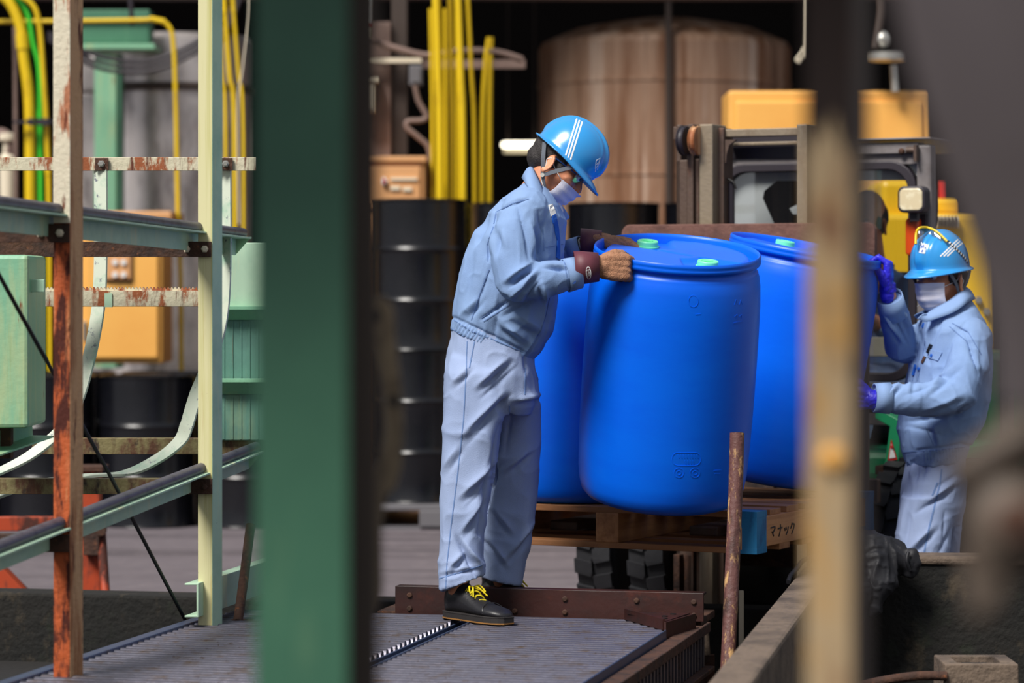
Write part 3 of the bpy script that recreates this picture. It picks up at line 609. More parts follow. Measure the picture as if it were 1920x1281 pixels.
t = thing('concrete_block', 'small weathered concrete block with a sunken top, bottom right corner', 'block', P(1840, 1281, 8.9)); d = 8.9
g = MB(); a, b = P(1770, 1300, d), P(1912, 1246, d)
def frustum(mb, x0, x1, y0, y1, z0, z1, ins):
    return mb.add([(x0, y0, z0), (x1, y0, z0), (x1, y1, z0), (x0, y1, z0), (x0+ins, y0+ins, z1), (x1-ins, y0+ins, z1), (x1-ins, y1-ins, z1), (x0+ins, y1-ins, z1)], [(3, 2, 1, 0), (4, 5, 6, 7), (0, 1, 5, 4), (1, 2, 6, 5), (2, 3, 7, 6), (3, 0, 4, 7)])
for (x0, x1, y0, y1) in ((a.x, b.x, d, d+.04), (a.x, b.x, d+.2, d+.24), (a.x, a.x+.05, d+.04, d+.2), (b.x-.05, b.x, d+.04, d+.2)): frustum(g, x0, x1, y0, y1, .05, b.z, .003)
g.box((a.x+.04, d+.03, .05), (b.x-.04, d+.21, b.z-.02)); build(g, 'block_body', mt['concrete'], t, bevel=.004)
g = MB(); g.box((a.x+.075, d+.08, b.z-.021), (b.x-.075, d+.16, b.z-.014)); build(g, 'lid_plate', mt['pit'], t)
tag(build(MB().tube(spline([P(1560, 1300, 8.9), P(1650, 1278, 8.9), P(1720, 1268, 8.9), P(1775, 1268, 8.9)]), .014, 12), 'ground_hose', mt['rust'], None, smooth=1), 'dark ribbed hose running to the concrete block at the bottom right', 'hose')
# black sheet draped over the wall
t = thing('plastic_sack', 'crumpled black plastic sack slung over the low concrete wall', 'sack', P(1640, 1150, 10.3))
g = MB(); g.ball_tube([P(1560, 1040, 10.28), P(1610, 1040, 10.27), P(1650, 1042, 10.27), P(1682, 1050, 10.26), P(1700, 1056, 10.25)], [.075, .085, .076, .056, .038], 20)
g.ball_tube([P(1585, 1070, 10.24), P(1600, 1120, 10.20), P(1605, 1160, 10.19)], [.10, .075, .03], 18); g.ball_tube([P(1640, 1060, 10.24), P(1650, 1095, 10.20), P(1635, 1150, 10.19)], [.075, .055, .02], 18)
g.ball_tube([P(1698, 1044, 10.24), P(1712, 1040, 10.23), P(1720, 1056, 10.23), P(1706, 1072, 10.24)], [.020, .017, .017, .02], 12)
def crumple(V, N):
    Wd = V+.03*np.stack([vnoise(V, 11, 4), vnoise(V, 11, 5), vnoise(V, 11, 6)], 1)
    return N*(.012*(1-np.abs(vnoise(Wd, np.array([16, 16, 9]), 2)))**3-.006+.006*(1-np.abs(vnoise(Wd, 34, 3)))**4)[:, None]
V, Fc = organic(g, .006, 3, crumple); put(V, Fc, 'sack_body', mt['bag'], t)
g = MB(); g.tube(spline([P(1703, 1036, 10.20), P(1700, 1052, 10.19), P(1706, 1070, 10.20)]), .006, 8); build(g, 'tie', mt['bag'], t, smooth=1)
g = MB(); g.tube(spline([P(1520, 1046, 10.35), P(1505, 1052, 10.25), P(1493, 1068, 10.15), P(1482, 1080, 10.1), P(1478, 1092, 10.05)]), .008, 8); tag(build(g, 'dark_cord', mt['bag'], None, smooth=1), 'short dark cord lying over the end of the concrete wall', 'cord')

# ================================================================ PALE GREEN STEEL FRAME (left)
t = thing('equipment_frame', 'rusting pale-green steel frame with curved straps and sloping rails, left side', 'frame', P(260, 1200, 9.0))
def fr(name, mb, m, smooth=None, bevel=.0015, label=None): return build(mb, name, mt[m], t, smooth=smooth, bevel=bevel, label=label)
def post(pxa, pxb, pxc, d, ztop, m1, m2, name='post'):
    A, B, C = zp(pxa, d), zp(pxb, d), zp(pxc, d); th = .007
    g = MB(); g.prism([(A, d+.004, .04), (B, d, .04), (B, d+th, .04), (A, d+th+.004, .04)], (0, 0, ztop-.04)); p = fr(name, g, m1)
    g = MB(); dx = C-B; g.prism([(B+.0005, d, .04), (C, d+.05, .04), (C-.006, d+.055, .04), (B-.003, d+th, .04)], (0, 0, ztop-.04)); o = build(g, 'post_flange', mt[m2], p, bevel=.001); return p
p1 = post(100, 131, 151, 8.3, 2.6, 'rustpost', 'tanpost'); p1['label'] = 'heavily rusted angle post'
g = MB(); d = 8.295; A, B = zp(100, d), zp(131, d)
p2 = post(371, 398, 414, 9.55, 2.6, 'cream', 'mint'); p2['label'] = 'pale cream and green angle post'
# upper painted-white half of the rusted post is a different coat of paint
g = MB(); g.prism([(zp(99.7, 8.29), 8.291, P(0, 418, 8.29).z), (zp(131.2, 8.29), 8.287, P(0, 418, 8.29).z), (zp(131.2, 8.29), 8.2985, P(0, 418, 8.29).z), (zp(99.7, 8.29), 8.3035, P(0, 418, 8.29).z)], (0, 0, 1.0)); build(g, 'upper_face', mt['flakewhite'], p1, label='flaking white upper half')
def hang(name, x0, x1, y0, y1, d, m, prof='L', lab=None):               # a horizontal angle iron across the picture
    a, b = P(x0, y1, d), P(x1, y1, d); h = P(0, y0, d).z-a.z; g = MB()
    if prof == 'L': g.prism([(a.x, d, a.z), (a.x, d+.006, a.z), (a.x, d+.006, a.z+h-.006), (a.x, d+.055, a.z+h-.006), (a.x, d+.055, a.z+h), (a.x, d, a.z+h)], (b.x-a.x, 0, 0))
    else: g.prism([(a.x, d, a.z), (a.x, d+.008, a.z), (a.x, d+.008, a.z+h), (a.x, d, a.z+h)], (b.x-a.x, 0, 0))
    return fr(name, g, m, label=lab)
def bolt(px, py, d, r, par, m='galv'):
    g = MB(); c = P(px, py, d); g.lathe([(r*1.35, 0), (r*1.35, .002), (r, .002), (r, .010), (r*.8, .012), (.001, .012)], 6, Matrix.Translation(c) @ Matrix.Rotation(math.pi/2, 4, 'X')); return build(g, 'bolt', mt[m], par)
rl = hang('guard_rail', -60, 480, 295, 320, 9.9, 'rustpaint', 'F')
for x in (190, 423):
    g = MB(); px_box(g, x-12, 296, x+13, 320, 9.885, .01); bp = fr('bolt_plate', g, 'rust'); bolt(x, 307, 9.885, .009, bp)
def strap(pts, wv, name='strap', m='strapmetal', th=.008):
    w = spline(pts, 8); g = MB(); rs = []
    for i, p in enumerate(w):
        tt = (w[min(i+1, len(w)-1)]-w[max(i-1, 0)]).normalized(); a = Vector(wv)-tt*tt.dot(Vector(wv)); a = a.normalized()*Vector(wv).length; n = tt.cross(a).normalized()*th/2
        rs.append([p-a/2-n, p+a/2-n, p+a/2+n, p-a/2+n])
    g.rings(rs); return build(g, name, mt[m], t, smooth=.5)
WV = (.044, -.026, 0)
strap([P(189, 318, 9.9), P(189, 470, 9.9), P(186, 560, 9.9), P(176, 630, 9.9), P(160, 700, 9.88), P(144, 752, 9.86), P(120, 800, 9.84), P(60, 852, 9.8), P(0, 884, 9.76), P(-50, 905, 9.7)], WV)
strap([P(421, 318, 9.92), P(421, 500, 9.92), P(414, 600, 9.92), P(392, 680, 9.92), P(368, 740, 9.92), P(350, 800, 9.92)], WV)
strap([P(350, 798, 9.92), P(338, 826, 9.92), P(300, 858, 9.9), P(240, 886, 9.88), P(160, 893, 9.86), P(60, 908, 9.84), P(-50, 945, 9.8)], WV)
md = hang('walkway_angle', 58, 376, 545, 575, 9.75, 'rustpaint', 'L', 'pale scaling angle with a saw-toothed grating edge')
g = MB(); n = 44
poly = [(zp(80, 9.8), P(0, 546, 9.8).z)]
for i in range(n): x = 80+(372-80)*i/n; poly += [(zp(x, 9.8), P(0, 543, 9.8).z), (zp(x+3.3, 9.8), P(0, 538, 9.8).z)]
poly += [(zp(372, 9.8), P(0, 546, 9.8).z)]; g.prism([(x, 9.79, z) for x, z in poly], (0, .02, 0)); build(g, 'toothed_grating', mt['rustpaint'], md)
g = MB(); px_box(g, 196, 550, 210, 576, 9.745, .02); build(g, 'splice_plate', mt['mint'], md)
cb = hang('cross_angle', -80, 396, 453, 482, 9.54, 'rust')
for x in (350, 384): bolt(x, 467, 9.54, .009, cb, 'mosslabel')
cb = hang('cross_angle', -80, 130, 420, 455, 8.29, 'rust')
for x in (75, 112): bolt(x, 437, 8.29, .009, cb, 'mosslabel')
cb = hang('cross_angle', -80, 398, 898, 927, 9.54, 'olive')
g = MB(); px_box(g, 352, 899, 398, 927, 9.53, .008); build(g, 'end_plate', mt['rust'], cb)
for x in (350, 384): bolt(x, 913, 9.53, .009, cb, 'rust')
cb = hang('cross_angle', -80, 130, 1003, 1036, 8.29, 'rust'); bolt(75, 1018, 8.29, .009, cb, 'rust')
hang('cross_angle', 60, 480, 822, 852, 10.25, 'olive')
# sloping rails with a grey pipe on a green angle
def sloping(y0, y1, x0, x1, d0, d1, up):
    a, b = P(x0, y0, d0), P(x1, y1, d1)
    g = MB(); g.tube([a, b], .017, 16); build(g, 'rail_pipe', mt['railcap'], t, smooth=.6)
    g = MB(); g.beam(a-Vector((0, 0, .075)), b-Vector((0, 0, .075)), [(-.03, .055), (.03, .055), (.03, .061), (-.024, .061), (-.024, 0), (-.03, 0)] if True else None); build(g, 'rail_angle', mt['mint'], t, bevel=.001)
sloping(374, 437, -40, 455, 7.72, 10.05, 1)
sloping(1040, 838, -40, 480, 7.72, 10.15, 1)
tag(build(MB().tube([P(-6, 508, 8.05), P(200, 880, 8.9), P(353, 1174, 9.75)], .0062, 8), 'brace_rod', mt['black'], t, smooth=1))
# channel stub and plate at the foot of the pale post
g = MB(); a = P(346, 1158, 9.5); b = P(360, 1115, 10.6); b = Vector((a.x+.26, 10.6, a.z+.0))
h = 64*9.5/F; wd = 26*9.5/F
prof = [(a.x, a.z), (a.x+wd, a.z), (a.x+wd, a.z+h), (a.x, a.z+h), (a.x, a.z+h-.006), (a.x+wd-.006, a.z+h-.006), (a.x+wd-.006, a.z+.006), (a.x, a.z+.006)]
g.prism([(x, 9.5, z) for x, z in prof], (.20, 1.0, 0)); fr('channel_stub', g, 'mint')
# chute plate at the left edge
t = thing('green_chute', 'smooth mint-green chute panel at the left edge of the photo', 'chute', P(0, 803, 9.2))
g = MB(); px_box(g, -70, 478, 53, 803, 9.15, .35); build(g, 'chute_panel', mt['green'], t, bevel=.012)
g = MB(); px_box(g, 53, 524, 83, 548, 9.2, .02); build(g, 'side_tab', mt['mint'], t, bevel=.002)
g = MB(); g.beam(P(-70, 872, 9.0), P(80, 820, 9.5), [(-.04, 0), (.04, 0), (.04, .006), (-.034, .006), (-.034, .055), (-.04, .055)]); build(g, 'chute_flange', mt['green'], t, bevel=.001)
g = MB(); px_box(g, -40, 800, 20, 860, 9.3, .05); build(g, 'bracket', mt['rust'], t)
# ribbed hopper right of the pale post
t = thing('ribbed_hopper', 'mint-green hopper with plain and ribbed bands, between the pale post and the thick green column', 'hopper', P(500, 830, 10.2))
d = 10.2
for nm, y0, y1, off in (('upper_panel', 455, 576, 0), ('ribbed_panel', 598, 712, .03), ('ribbed_panel', 738, 826, .03)):
    g = MB(); px_box(g, 408, y0, 640, y1, d+off, .3); p = build(g, nm, mt['mint' if nm == 'upper_panel' else 'ribgreen'], t, bevel=.003)
    if nm != 'upper_panel':
        for i in range(14): g = MB(); x = 418+i*16; px_box(g, x, y0+2, x+3, y1-2, d+off-.003, .006); build(g, 'rib', mt['ribgreen'], p)
for y0, y1 in ((574, 600), (710, 740)):
    g = MB(); a = P(408, y1, d); b = P(640, y0, d); g.prism([(a.x, d-.03, b.z), (a.x, d+.02, b.z), (a.x, d+.05, a.z), (a.x, d+.02, a.z), (a.x, d-.03, b.z-.012)], (b.x-a.x, 0, 0)); build(g, 'ledge', mt['green'], t, bevel=.001)
t = thing('leaning_rod', 'rusty pipe leaning against the hopper beside the thick green column', 'rod', P(447, 1165, 9.7))
build(MB().tube([P(470, 985, 9.9), P(458, 1080, 9.8), P(446, 1166, 9.7)], .016, 14), 'rod_pipe', mt['rust'], t, smooth=.6)
build(MB().disc(P(446, 1162, 9.7), (0, 0, -1), .024, .01, 14), 'rod_foot', mt['rust'], t, smooth=.6)
t = thing('rust_plate', 'flat dark rusty kick plate at the foot of the pale post', 'plate', P(445, 1180, 9.75)); g = MB(); px_box(g, 417, 1160, 700, 1177, 9.85, .02); build(g, 'plate_face', mt['redrust'], t, bevel=.001)
g = MB(); px_box(g, 417, 1157, 700, 1160, 9.83, .06); build(g, 'plate_lip', mt['redrust'], t)

# ================================================================ PALLET, BLUE DRUMS
PC = Vector((.818, 10.0, 0)); PHI = math.radians(26.5)
pxv = Vector((math.cos(PHI), -math.sin(PHI), 0)); pyv = Vector((math.sin(PHI), math.cos(PHI), 0))
PZ = .537; PM = Matrix.Translation(PC+Vector((0, 0, PZ))) @ Matrix.Rotation(-PHI, 4, 'Z')          # local: x<0 to the left, y away, origin at the near right corner
t = thing('wooden_pallet', 'wooden pallet with blue painted ends on the forks, under the blue drums', 'pallet', mtx=PM)
W, D, HT = 1.10, 1.16, .143
g = None
for i, x in enumerate((-W/2-.5075, -W/2-.0425+0, -.085)):
    x0 = (-W, -W/2-.0425, -.085)[i]
    y0 = .09 if i == 2 else 0; y1 = D-.09 if i == 2 else D
    g = MB(); g.box((x0, y0, .02), (x0+.085, y1, HT-.022)); sg = build(g, 'stringer', mt['endwood'], t, bevel=.002)
for i in range(8):
    y = .004+i*(D-.11)/7; wd = .10 if i % 2 else .115; g = MB()
    g.box((-W+random.uniform(-.006, .006), y, HT-.022), (-.0+random.uniform(-.012, .004)-(.0 if 0 < i < 7 else .086), y+wd, HT-random.uniform(0, .004))); build(g, 'deck_board', mt['wood'], t, bevel=.0015)
for i in range(6):
    y = .002+i*(D-.10)/5; g = MB(); g.box((-W, y, 0), (-.0-(.0 if 0 < i < 5 else .086), y+.095, .02)); build(g, 'bottom_board', mt['wood'], t, bevel=.0015)
for y in (0, D-.09):
    g = MB(); g.box((-.0855, y-.001, .019), (.0015, y+.0905, HT-.021)); pb_ = build(g, 'painted_block', mt['bluewood'], t, bevel=.0015, label='blue painted block end')
    for z0, z1 in ((0, .02), (HT-.022, HT)): g = MB(); g.box((-.086, y-.001, z0), (.002, y+.092, z1)); build(g, 'painted_board_end', mt['bluewood'], pb_, bevel=.001)
# brushed lettering on the pallet side
chars = [(.128, .046, [[(0, .85), (.9, .85), (.45, .38)], [(.25, .52), (.62, .12)]]), (.196, .040, [[(0, .66), (1, .70)], [(.55, 1), (.52, .5), (.2, 0)]]), (.256, .040, [[(.05, .62), (.16, .38)], [(.36, .68), (.46, .44)], [(.9, .68), (.74, .3), (.36, .02)]]), (.312, .040, [[(.38, .95), (.28, .7), (.05, .48)], [(.36, .80), (.92, .80), (.72, .38), (.28, 0)]])]
for y0, cw, strokes in chars:
    g = MB()
    for st in strokes:
        pts = [Vector((.0008, y0+u*cw, .046+v*.040)) for u, v in st]
        pts = spline(pts, 4) if len(pts) > 2 else pts
        g.add_mb(strip(pts, [Vector((1, 0, 0))]*len(pts), .0045, .003))
    build(g, 'brushed_letter', mt['ink'], t)
# blue drums
DH = .850
def blue_drum(name, label, top, axis, spin, group='blue plastic drums on the pallet', extras=False):
    z = axis.normalized(); x = Vector((1, 0, 0)); x = (x-z*x.dot(z)).normalized(); y = z.cross(x)
    R = Matrix((x, y, z)).transposed().to_4x4() @ Matrix.Rotation(spin, 4, 'Z')
    Mx = Matrix.Translation(top-z*(DH-.012)) @ R
    t = thing(name, label, 'drum', mtx=Mx, group=group)
    prof = [(.01, .022), (.19, .016), (.215, .003), (.232, .0), (.252, .008), (.268, .026), (.277, .055), (.283, .10), (.2872, .20), (.2890, .32), (.2895, .45), (.2885, .58), (.2860, .68), (.2815, .745), (.2760, .778), (.2715, .788), (.2710, .792), (.2680, .795), (.2640, .803), (.2625, .812), (.2655, .8145), (.2740, .8165), (.2775, .821), (.2780, .829), (.2755, .833), (.2775, .837), (.2770, .845), (.2735, .850), (.2690, .848), (.2655, .838), (.2635, .818), (.2615, .812)]
    build(MB().lathe(prof, 96), 'drum_body', mt['blue'], t, smooth=1.1)
    # lid: raised plateau with two sunken bung bays
    g = MB(); nr, na = 26, 120; 
    for i in range(nr+1):
        r = .262*i/nr
        for j in range(na):
            q = 2*math.pi*j/na; X, Y = r*math.cos(q), r*math.sin(q)
            s = min(1, max(0, (.246-r)/.014)); h = .818+.018*s*s*(3-2*s)
            for sg in (1, -1):
                bx, by = .175*sg*math.cos(1.02), -.175*sg*math.sin(1.02)
                # bay: sector round the bung
                ang = math.atan2(Y, X)-math.atan2(by, bx); ang = (ang+math.pi) % (2*math.pi)-math.pi
                k = min(1, max(0, (.52-abs(ang))/.07))*min(1, max(0, (r-.075)/.03)); h -= .013*s*k*k*(3-2*k)
            # pouring groove across the lid
            u = X*math.cos(2.55)+Y*math.sin(2.55); vv = abs(-X*math.sin(2.55)+Y*math.cos(2.55))
            if -.06 < u < .2: h -= .004*max(0, 1-vv/.014)*s
            g.v.append((X, Y, h))
    for i in range(nr):
        for j in range(na): g.f.append((i*na+j, i*na+(j+1) % na, (i+1)*na+(j+1) % na, (i+1)*na+j))
    build(g, 'drum_lid', mt['blue'], t, smooth=1.2, fixn=False)
    for sg in (1, -1):
        c = Matrix.Translation((.175*sg*math.cos(1.02), -.175*sg*math.sin(1.02), .823))
        cpo = build(MB().lathe([(.0395, 0), (.0395, .005), (.036, .006), (.0352, .020), (.033, .0225), (.022, .0225), (.021, .0205), (.001, .0205)], 40, c), 'bung_cap', mt['cap'], t, smooth=.5, label='mint-green bung cap')
        g = MB(); g.box((-.018, -.004, .0205), (.018, .004, .024), c @ Matrix.Rotation(.4*sg, 4, 'Z')); build(g, 'cap_grip', mt['cap'], cpo, bevel=.001)
    if extras:
        V = np.array([Mx @ Vector(v) for v in MB().lathe(prof, 96).v]); T = bvh(V, MB().lathe(prof, 96).f); Mi = Mx.inverted()
        def mark(poly, wd=.004):
            m = on(T, poly, wd*.8, .0012, 3)
            if m.f: m.v = [Mi @ Vector(v) for v in m.v]; build(m, 'embossed_mark', mt['blue'], t)
        st = [(1262+6*math.cos(q), 857+6*math.sin(q)) for q in np.linspace(math.pi/2, 3*math.pi/2, 7)]+[(1310+6*math.cos(q), 857+9*math.sin(q)) for q in np.linspace(-math.pi/2, math.pi/2, 7)]
        mark([(1270+10*math.cos(q), 861+12*math.sin(q)) for q in np.linspace(1.6, 4.7, 9)]+[(1304+10*math.cos(q), 861+12*math.sin(q)) for q in np.linspace(-1.57, 1.57, 9)]+[(1270, 873)], .0025)
        for x in range(1271, 1309, 5): mark([(x, 853), (x+2.5, 859)], .003)
        for x in range(1284, 1304, 5): mark([(x, 864), (x+2, 870)], .003)
        for cx in (1273, 1303):
            mark([(cx+9*math.cos(q), 887+9*math.sin(q)) for q in np.linspace(0, 2*math.pi, 20)], .003)
            mark([(cx+4*math.cos(q), 887+4*math.sin(q)) for q in np.linspace(0, 2*math.pi, 12)], .003)
        mark([(1338, 883), (1352, 882)], .004); mark([(1340, 889), (1350, 889)], .003)
        mark([(1375, 606), (1392, 603)], .005)
        for x in (1377, 1386): mark([(x, 572), (x+3, 562), (x+6, 571)], .003); mark([(x, 594), (x+5, 590), (x+4, 598)], .003)
        mark([(1300+9*math.cos(q), 565+11*math.sin(q)) for q in np.linspace(0, 2*math.pi, 20)], .003); mark([(1304, 590), (1314, 589)], .003)
    return t, Mx
DT, DMx = blue_drum('blue_drum', 'tilted blue plastic drum held by both hands of the stooping worker', P(1270, 474, 9.88), Vector((.058, -.205, 1)), 0, extras=True)
blue_drum('blue_drum', 'upright blue plastic drum behind the stooping worker\'s jacket', Vector((.235, 10.60, PZ+HT+DH-.012)), Vector((0, 0, 1)), .7)
blue_drum('blue_drum', 'right-leaning blue plastic drum pulled by the worker in the blue rubber glove', P(1511, 468, 10.78), Vector((.175, -.10, 1)), -.2)

# ================================================================ FORKLIFT
G = Vector((.92, 11.45, 0)); FM = Matrix.Translation(G) @ Matrix.Rotation(-PHI, 4, 'Z')
t = thing('forklift', 'worn green and grey forklift holding the wooden pallet, mast lowered', 'forklift', mtx=FM)
c_, s_ = math.cos(PHI), math.sin(PHI)
def fx(px, y):                                               # local x on the plane local-y that shows at column px
    k = (px-CX)/F; return (k*(G.y+y*c_)-G.x-y*s_)/(c_+k*s_)
def fz(py, x, y): return H+(HY-py)*(G.y-x*s_+y*c_)/F
def fp(px, py, y): x = fx(px, y); return Vector((x, y, fz(py, x, y)))
def fbox(name, x0, y0, x1, y1, yl, dep, m, par=None, bevel=.003, smooth=None, label=None):
    a, b = fp(x0, y1, yl), fp(x1, y0, yl); g = MB(); g.box((a.x, yl, a.z), (b.x, yl+dep, fz(y0, (a.x+b.x)/2, yl))); return build(g, name, mt[m], par or t, bevel=bevel, label=label)
# forks and carriage
for x in (-W/2+.07, W/2-.31-.05):
    pass
for xw in (-.27, .27):
    xc = xw-.03; g = MB(); g.box((xc-.055, -1.05, PZ+.028), (xc+.055, .0, PZ+.062)); g.box((xc-.055, -.03, PZ+.028), (xc+.055, .01, PZ+.50)); build(g, 'fork', mt['mast'], t, bevel=.006)
pa, pbq = fx(1165, 0.02), fx(1640, .02)
zt = fz(420, fx(1330, .02), .02); g = MB(); rr = .035; poly = []
for cx_, cz_, a0 in ((pbq-rr, zt-rr, 0), (pa+rr, zt-rr, math.pi/2)): poly += [(cx_+rr*math.cos(a0+q), .02, cz_+rr*math.sin(a0+q)) for q in np.linspace(0, math.pi/2, 6)]
poly += [(pa, .02, zt-.13), (pbq, .02, zt-.13)]; g.prism(poly, (0, .03, 0)); build(g, 'backrest_plate', mt['plate'], t, bevel=.004, label='rusty load backrest plate')
for x in np.linspace(pa+.05, pbq-.05, 6): g = MB(); g.box((x-.02, .025, PZ+.1), (x+.02, .045, zt-.12)); build(g, 'backrest_bar', mt['mast'], t, bevel=.003)
for z in (PZ+.08, PZ+.42): g = MB(); g.box((pa, .05, z), (pbq, .09, z+.09)); build(g, 'carriage_bar', mt['mast'], t, bevel=.004)
# mast
def rail(x0, x1, ytop, yl, dep, m, bottom=.12, name='mast_rail'):
    a, b = fx(x0, yl), fx(x1, yl); z1 = fz(ytop, (a+b)/2, yl); g = MB(); g.box((a, yl, bottom), (b, yl+dep, z1)); return build(g, name, mt[m], t, bevel=.004)
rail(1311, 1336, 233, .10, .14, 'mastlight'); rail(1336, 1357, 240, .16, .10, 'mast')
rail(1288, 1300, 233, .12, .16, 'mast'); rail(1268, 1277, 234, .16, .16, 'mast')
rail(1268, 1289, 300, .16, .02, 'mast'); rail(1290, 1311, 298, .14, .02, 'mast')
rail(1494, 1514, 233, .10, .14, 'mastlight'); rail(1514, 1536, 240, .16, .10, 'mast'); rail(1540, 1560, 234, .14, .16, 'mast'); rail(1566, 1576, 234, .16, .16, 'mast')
for x0, x1, m in ((1277, 1289, 'gasket'), (1299, 1311, 'tanpost')):
    a, b = fx(x0, .085), fx(x1, .085); z = fz(264, a, .085); g = MB(); g.lathe([(.012, 0), (.055, 0), (.058, .004), (.052, .008), (.052, b-a-.008), (.058, b-a-.004), (.055, b-a), (.012, b-a)], 30, Matrix.Translation((a, .085, z)) @ Matrix.Rotation(math.pi/2, 4, 'Y')); build(g, 'chain_pulley', mt[m], t, smooth=.5)
fbox('mast_cap', 1262, 238, 1272, 262, .17, .06, 'mast')
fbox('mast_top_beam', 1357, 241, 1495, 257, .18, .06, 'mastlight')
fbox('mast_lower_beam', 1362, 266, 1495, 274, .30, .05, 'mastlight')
fbox('mast_gap_shade', 1350, 252, 1497, 300, .36, .04, 'gasket')  # dark box added to stand in for the shadowed gap between the beams
fbox('mast_cross_beam', 1336, 880, 1495, 940, .16, .06, 'mast')
for x0, x1 in ((1262, 1274), (1283, 1298), (1310, 1323)): rail(x0, x1, 1040, .12, .1, 'rust', .1, 'mast_foot')
# gusset at the inner top corner
g = MB(); pts = [fp(1357, 262, .17), fp(1380, 262, .17), fp(1367, 272, .17), fp(1362, 290, .17), fp(1361, 305, .17), fp(1357, 305, .17)]; g.prism(pts, (0, .02, 0)); build(g, 'corner_bracket', mt['mast'], t)
# lift cylinder and chain
g = MB(); a, b = fp(1371, 342, .22), fp(1371, 900, .22); g.tube([b, a], .014, 14); cyl = build(g, 'lift_cylinder', mt['gasket'], t, smooth=.6)
g = MB(); g.tube(spline([fp(1358, 334, .2), fp(1366, 336, .2), fp(1376, 343, .2), fp(1380, 354, .2)]), .004, 8); build(g, 'hydraulic_hose', mt['black'], t, smooth=1)
for i in range(13):
    g = MB(); g.box((fx(1357, .2), .2, fz(352+i*6, 0, .2)), (fx(1364, .2), .215, fz(348+i*6, 0, .2))); build(g, 'chain_link', mt['gasket'], cyl, bevel=.001)
# cab
CY = .62                                                     # cab front plane
xl, xr = fx(1296, CY), fx(1746, CY); z0c, z1c = .62, fz(272, .2, CY)
fbox('overhead_guard', 1300, 262, 1746, 271, CY-.02, 1.25, 'cabgrey', bevel=.01)
hb = fbox('cab_header', 1300, 271, 1722, 296, CY, .08, 'cabgrey'); fbox('cab_header_lip', 1300, 288, 1722, 316, CY+.02, .012, 'cabgrey')
for x, y in ((1371, 288), (1691, 284)): c = fp(x, y, CY); g = MB(); g.lathe([(.013, 0), (.013, .006), (.008, .011), (.001, .012)], 12, Matrix.Translation(c) @ Matrix.Rotation(math.pi/2, 4, 'X')); build(g, 'bolt', mt['rust'], hb, smooth=.5)
c = fp(1700, 282, CY-.03); g = MB(); g.tube([c, c+Vector((.035, 0, 0))], .014, 12); g.box((c.x+.033, CY-.045, c.z-.045), (c.x+.045, CY-.01, c.z+.02)); build(g, 'hinge', mt['mast'], hb, smooth=.6)
for x0, x1 in ((1718, 1746), (1296, 1322)):
    a, b = fx(x0, CY), fx(x1, CY); g = MB(); g.box((a, CY, .40), (b, CY+.07, fz(271, a, CY))); build(g, 'cab_pillar', mt['cabgrey'], t, bevel=.01)
for x in (xl+.02, xr-.06): g = MB(); g.box((x, CY+1.1, .6), (x+.05, CY+1.16, z1c)); build(g, 'rear_pillar', mt['cabgrey'], t, bevel=.01)
# windscreen with rounded rubber gasket
def rrect(x0, x1, z0, z1, r, y, n=7):
    o = []
    for cx_, cz_, a0 in ((x1-r, z1-r, 0), (x0+r, z1-r, math.pi/2), (x0+r, z0+r, math.pi), (x1-r, z0+r, 1.5*math.pi)):
        o += [Vector((cx_+r*math.cos(a0+q), y, cz_+r*math.sin(a0+q))) for q in np.linspace(0, math.pi/2, n)]
    return o
wx0, wx1, wz1, wz0 = fx(1345, CY), fx(1716, CY), fz(302, .3, CY), fz(716, .3, CY)
gl = MB(); gl.prism(rrect(wx0, wx1, wz0, wz1, .11, CY+.03), (0, .006, 0)); build(gl, 'windscreen', mt['glass'], t)
rr_ = rrect(wx0, wx1, wz0, wz1, .11, CY+.01); g = MB(); inn = rrect(wx0+.035, wx1-.035, wz0+.035, wz1-.035, .085, CY+.01); n = len(rr_)
g.rings([[a, b, b+Vector((0, .05, 0)), a+Vector((0, .05, 0))] for a, b in zip(rr_, inn)], closed=True); build(g, 'windscreen_gasket', mt['gasket'], t, smooth=.5, bevel=.005)
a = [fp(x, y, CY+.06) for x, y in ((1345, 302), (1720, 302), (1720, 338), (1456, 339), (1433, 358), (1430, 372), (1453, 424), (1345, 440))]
g = MB(); g.prism(a, (0, .004, 0)); sh = build(g, 'reflection_panel', mt['white'], t, label='white panel with a cut corner imitating the windscreen reflection')  # white panel added to imitate bright sky reflected in the glass
g = MB(); g.prism([fp(x, y, CY+.058) for x, y in ((1480, 391), (1496, 383), (1496, 402), (1487, 402))], (0, .004, 0)); build(g, 'reflection_tab', mt['white'], sh)
g = MB(); g.box((xl, CY+.07, .6), (xl+.03, CY+1.2, z1c)); build(g, 'dark_side_panel', mt['gasket'], t, bevel=.004)  # dark panel added so the cut-out shows a shaded cab interior
g = MB(); g.box((xl+.031, CY+.62, .8), (xl+.036, CY+.72, z1c)); build(g, 'panel_strip', mt['mast'], t)
fbox('dash_panel', 1560, 632, 1682, 668, CY+.05, .02, 'mosslabel', bevel=.004)
fbox('front_cowl', 1300, 716, 1720, 790, CY-.02, .1, 'cabgrey')
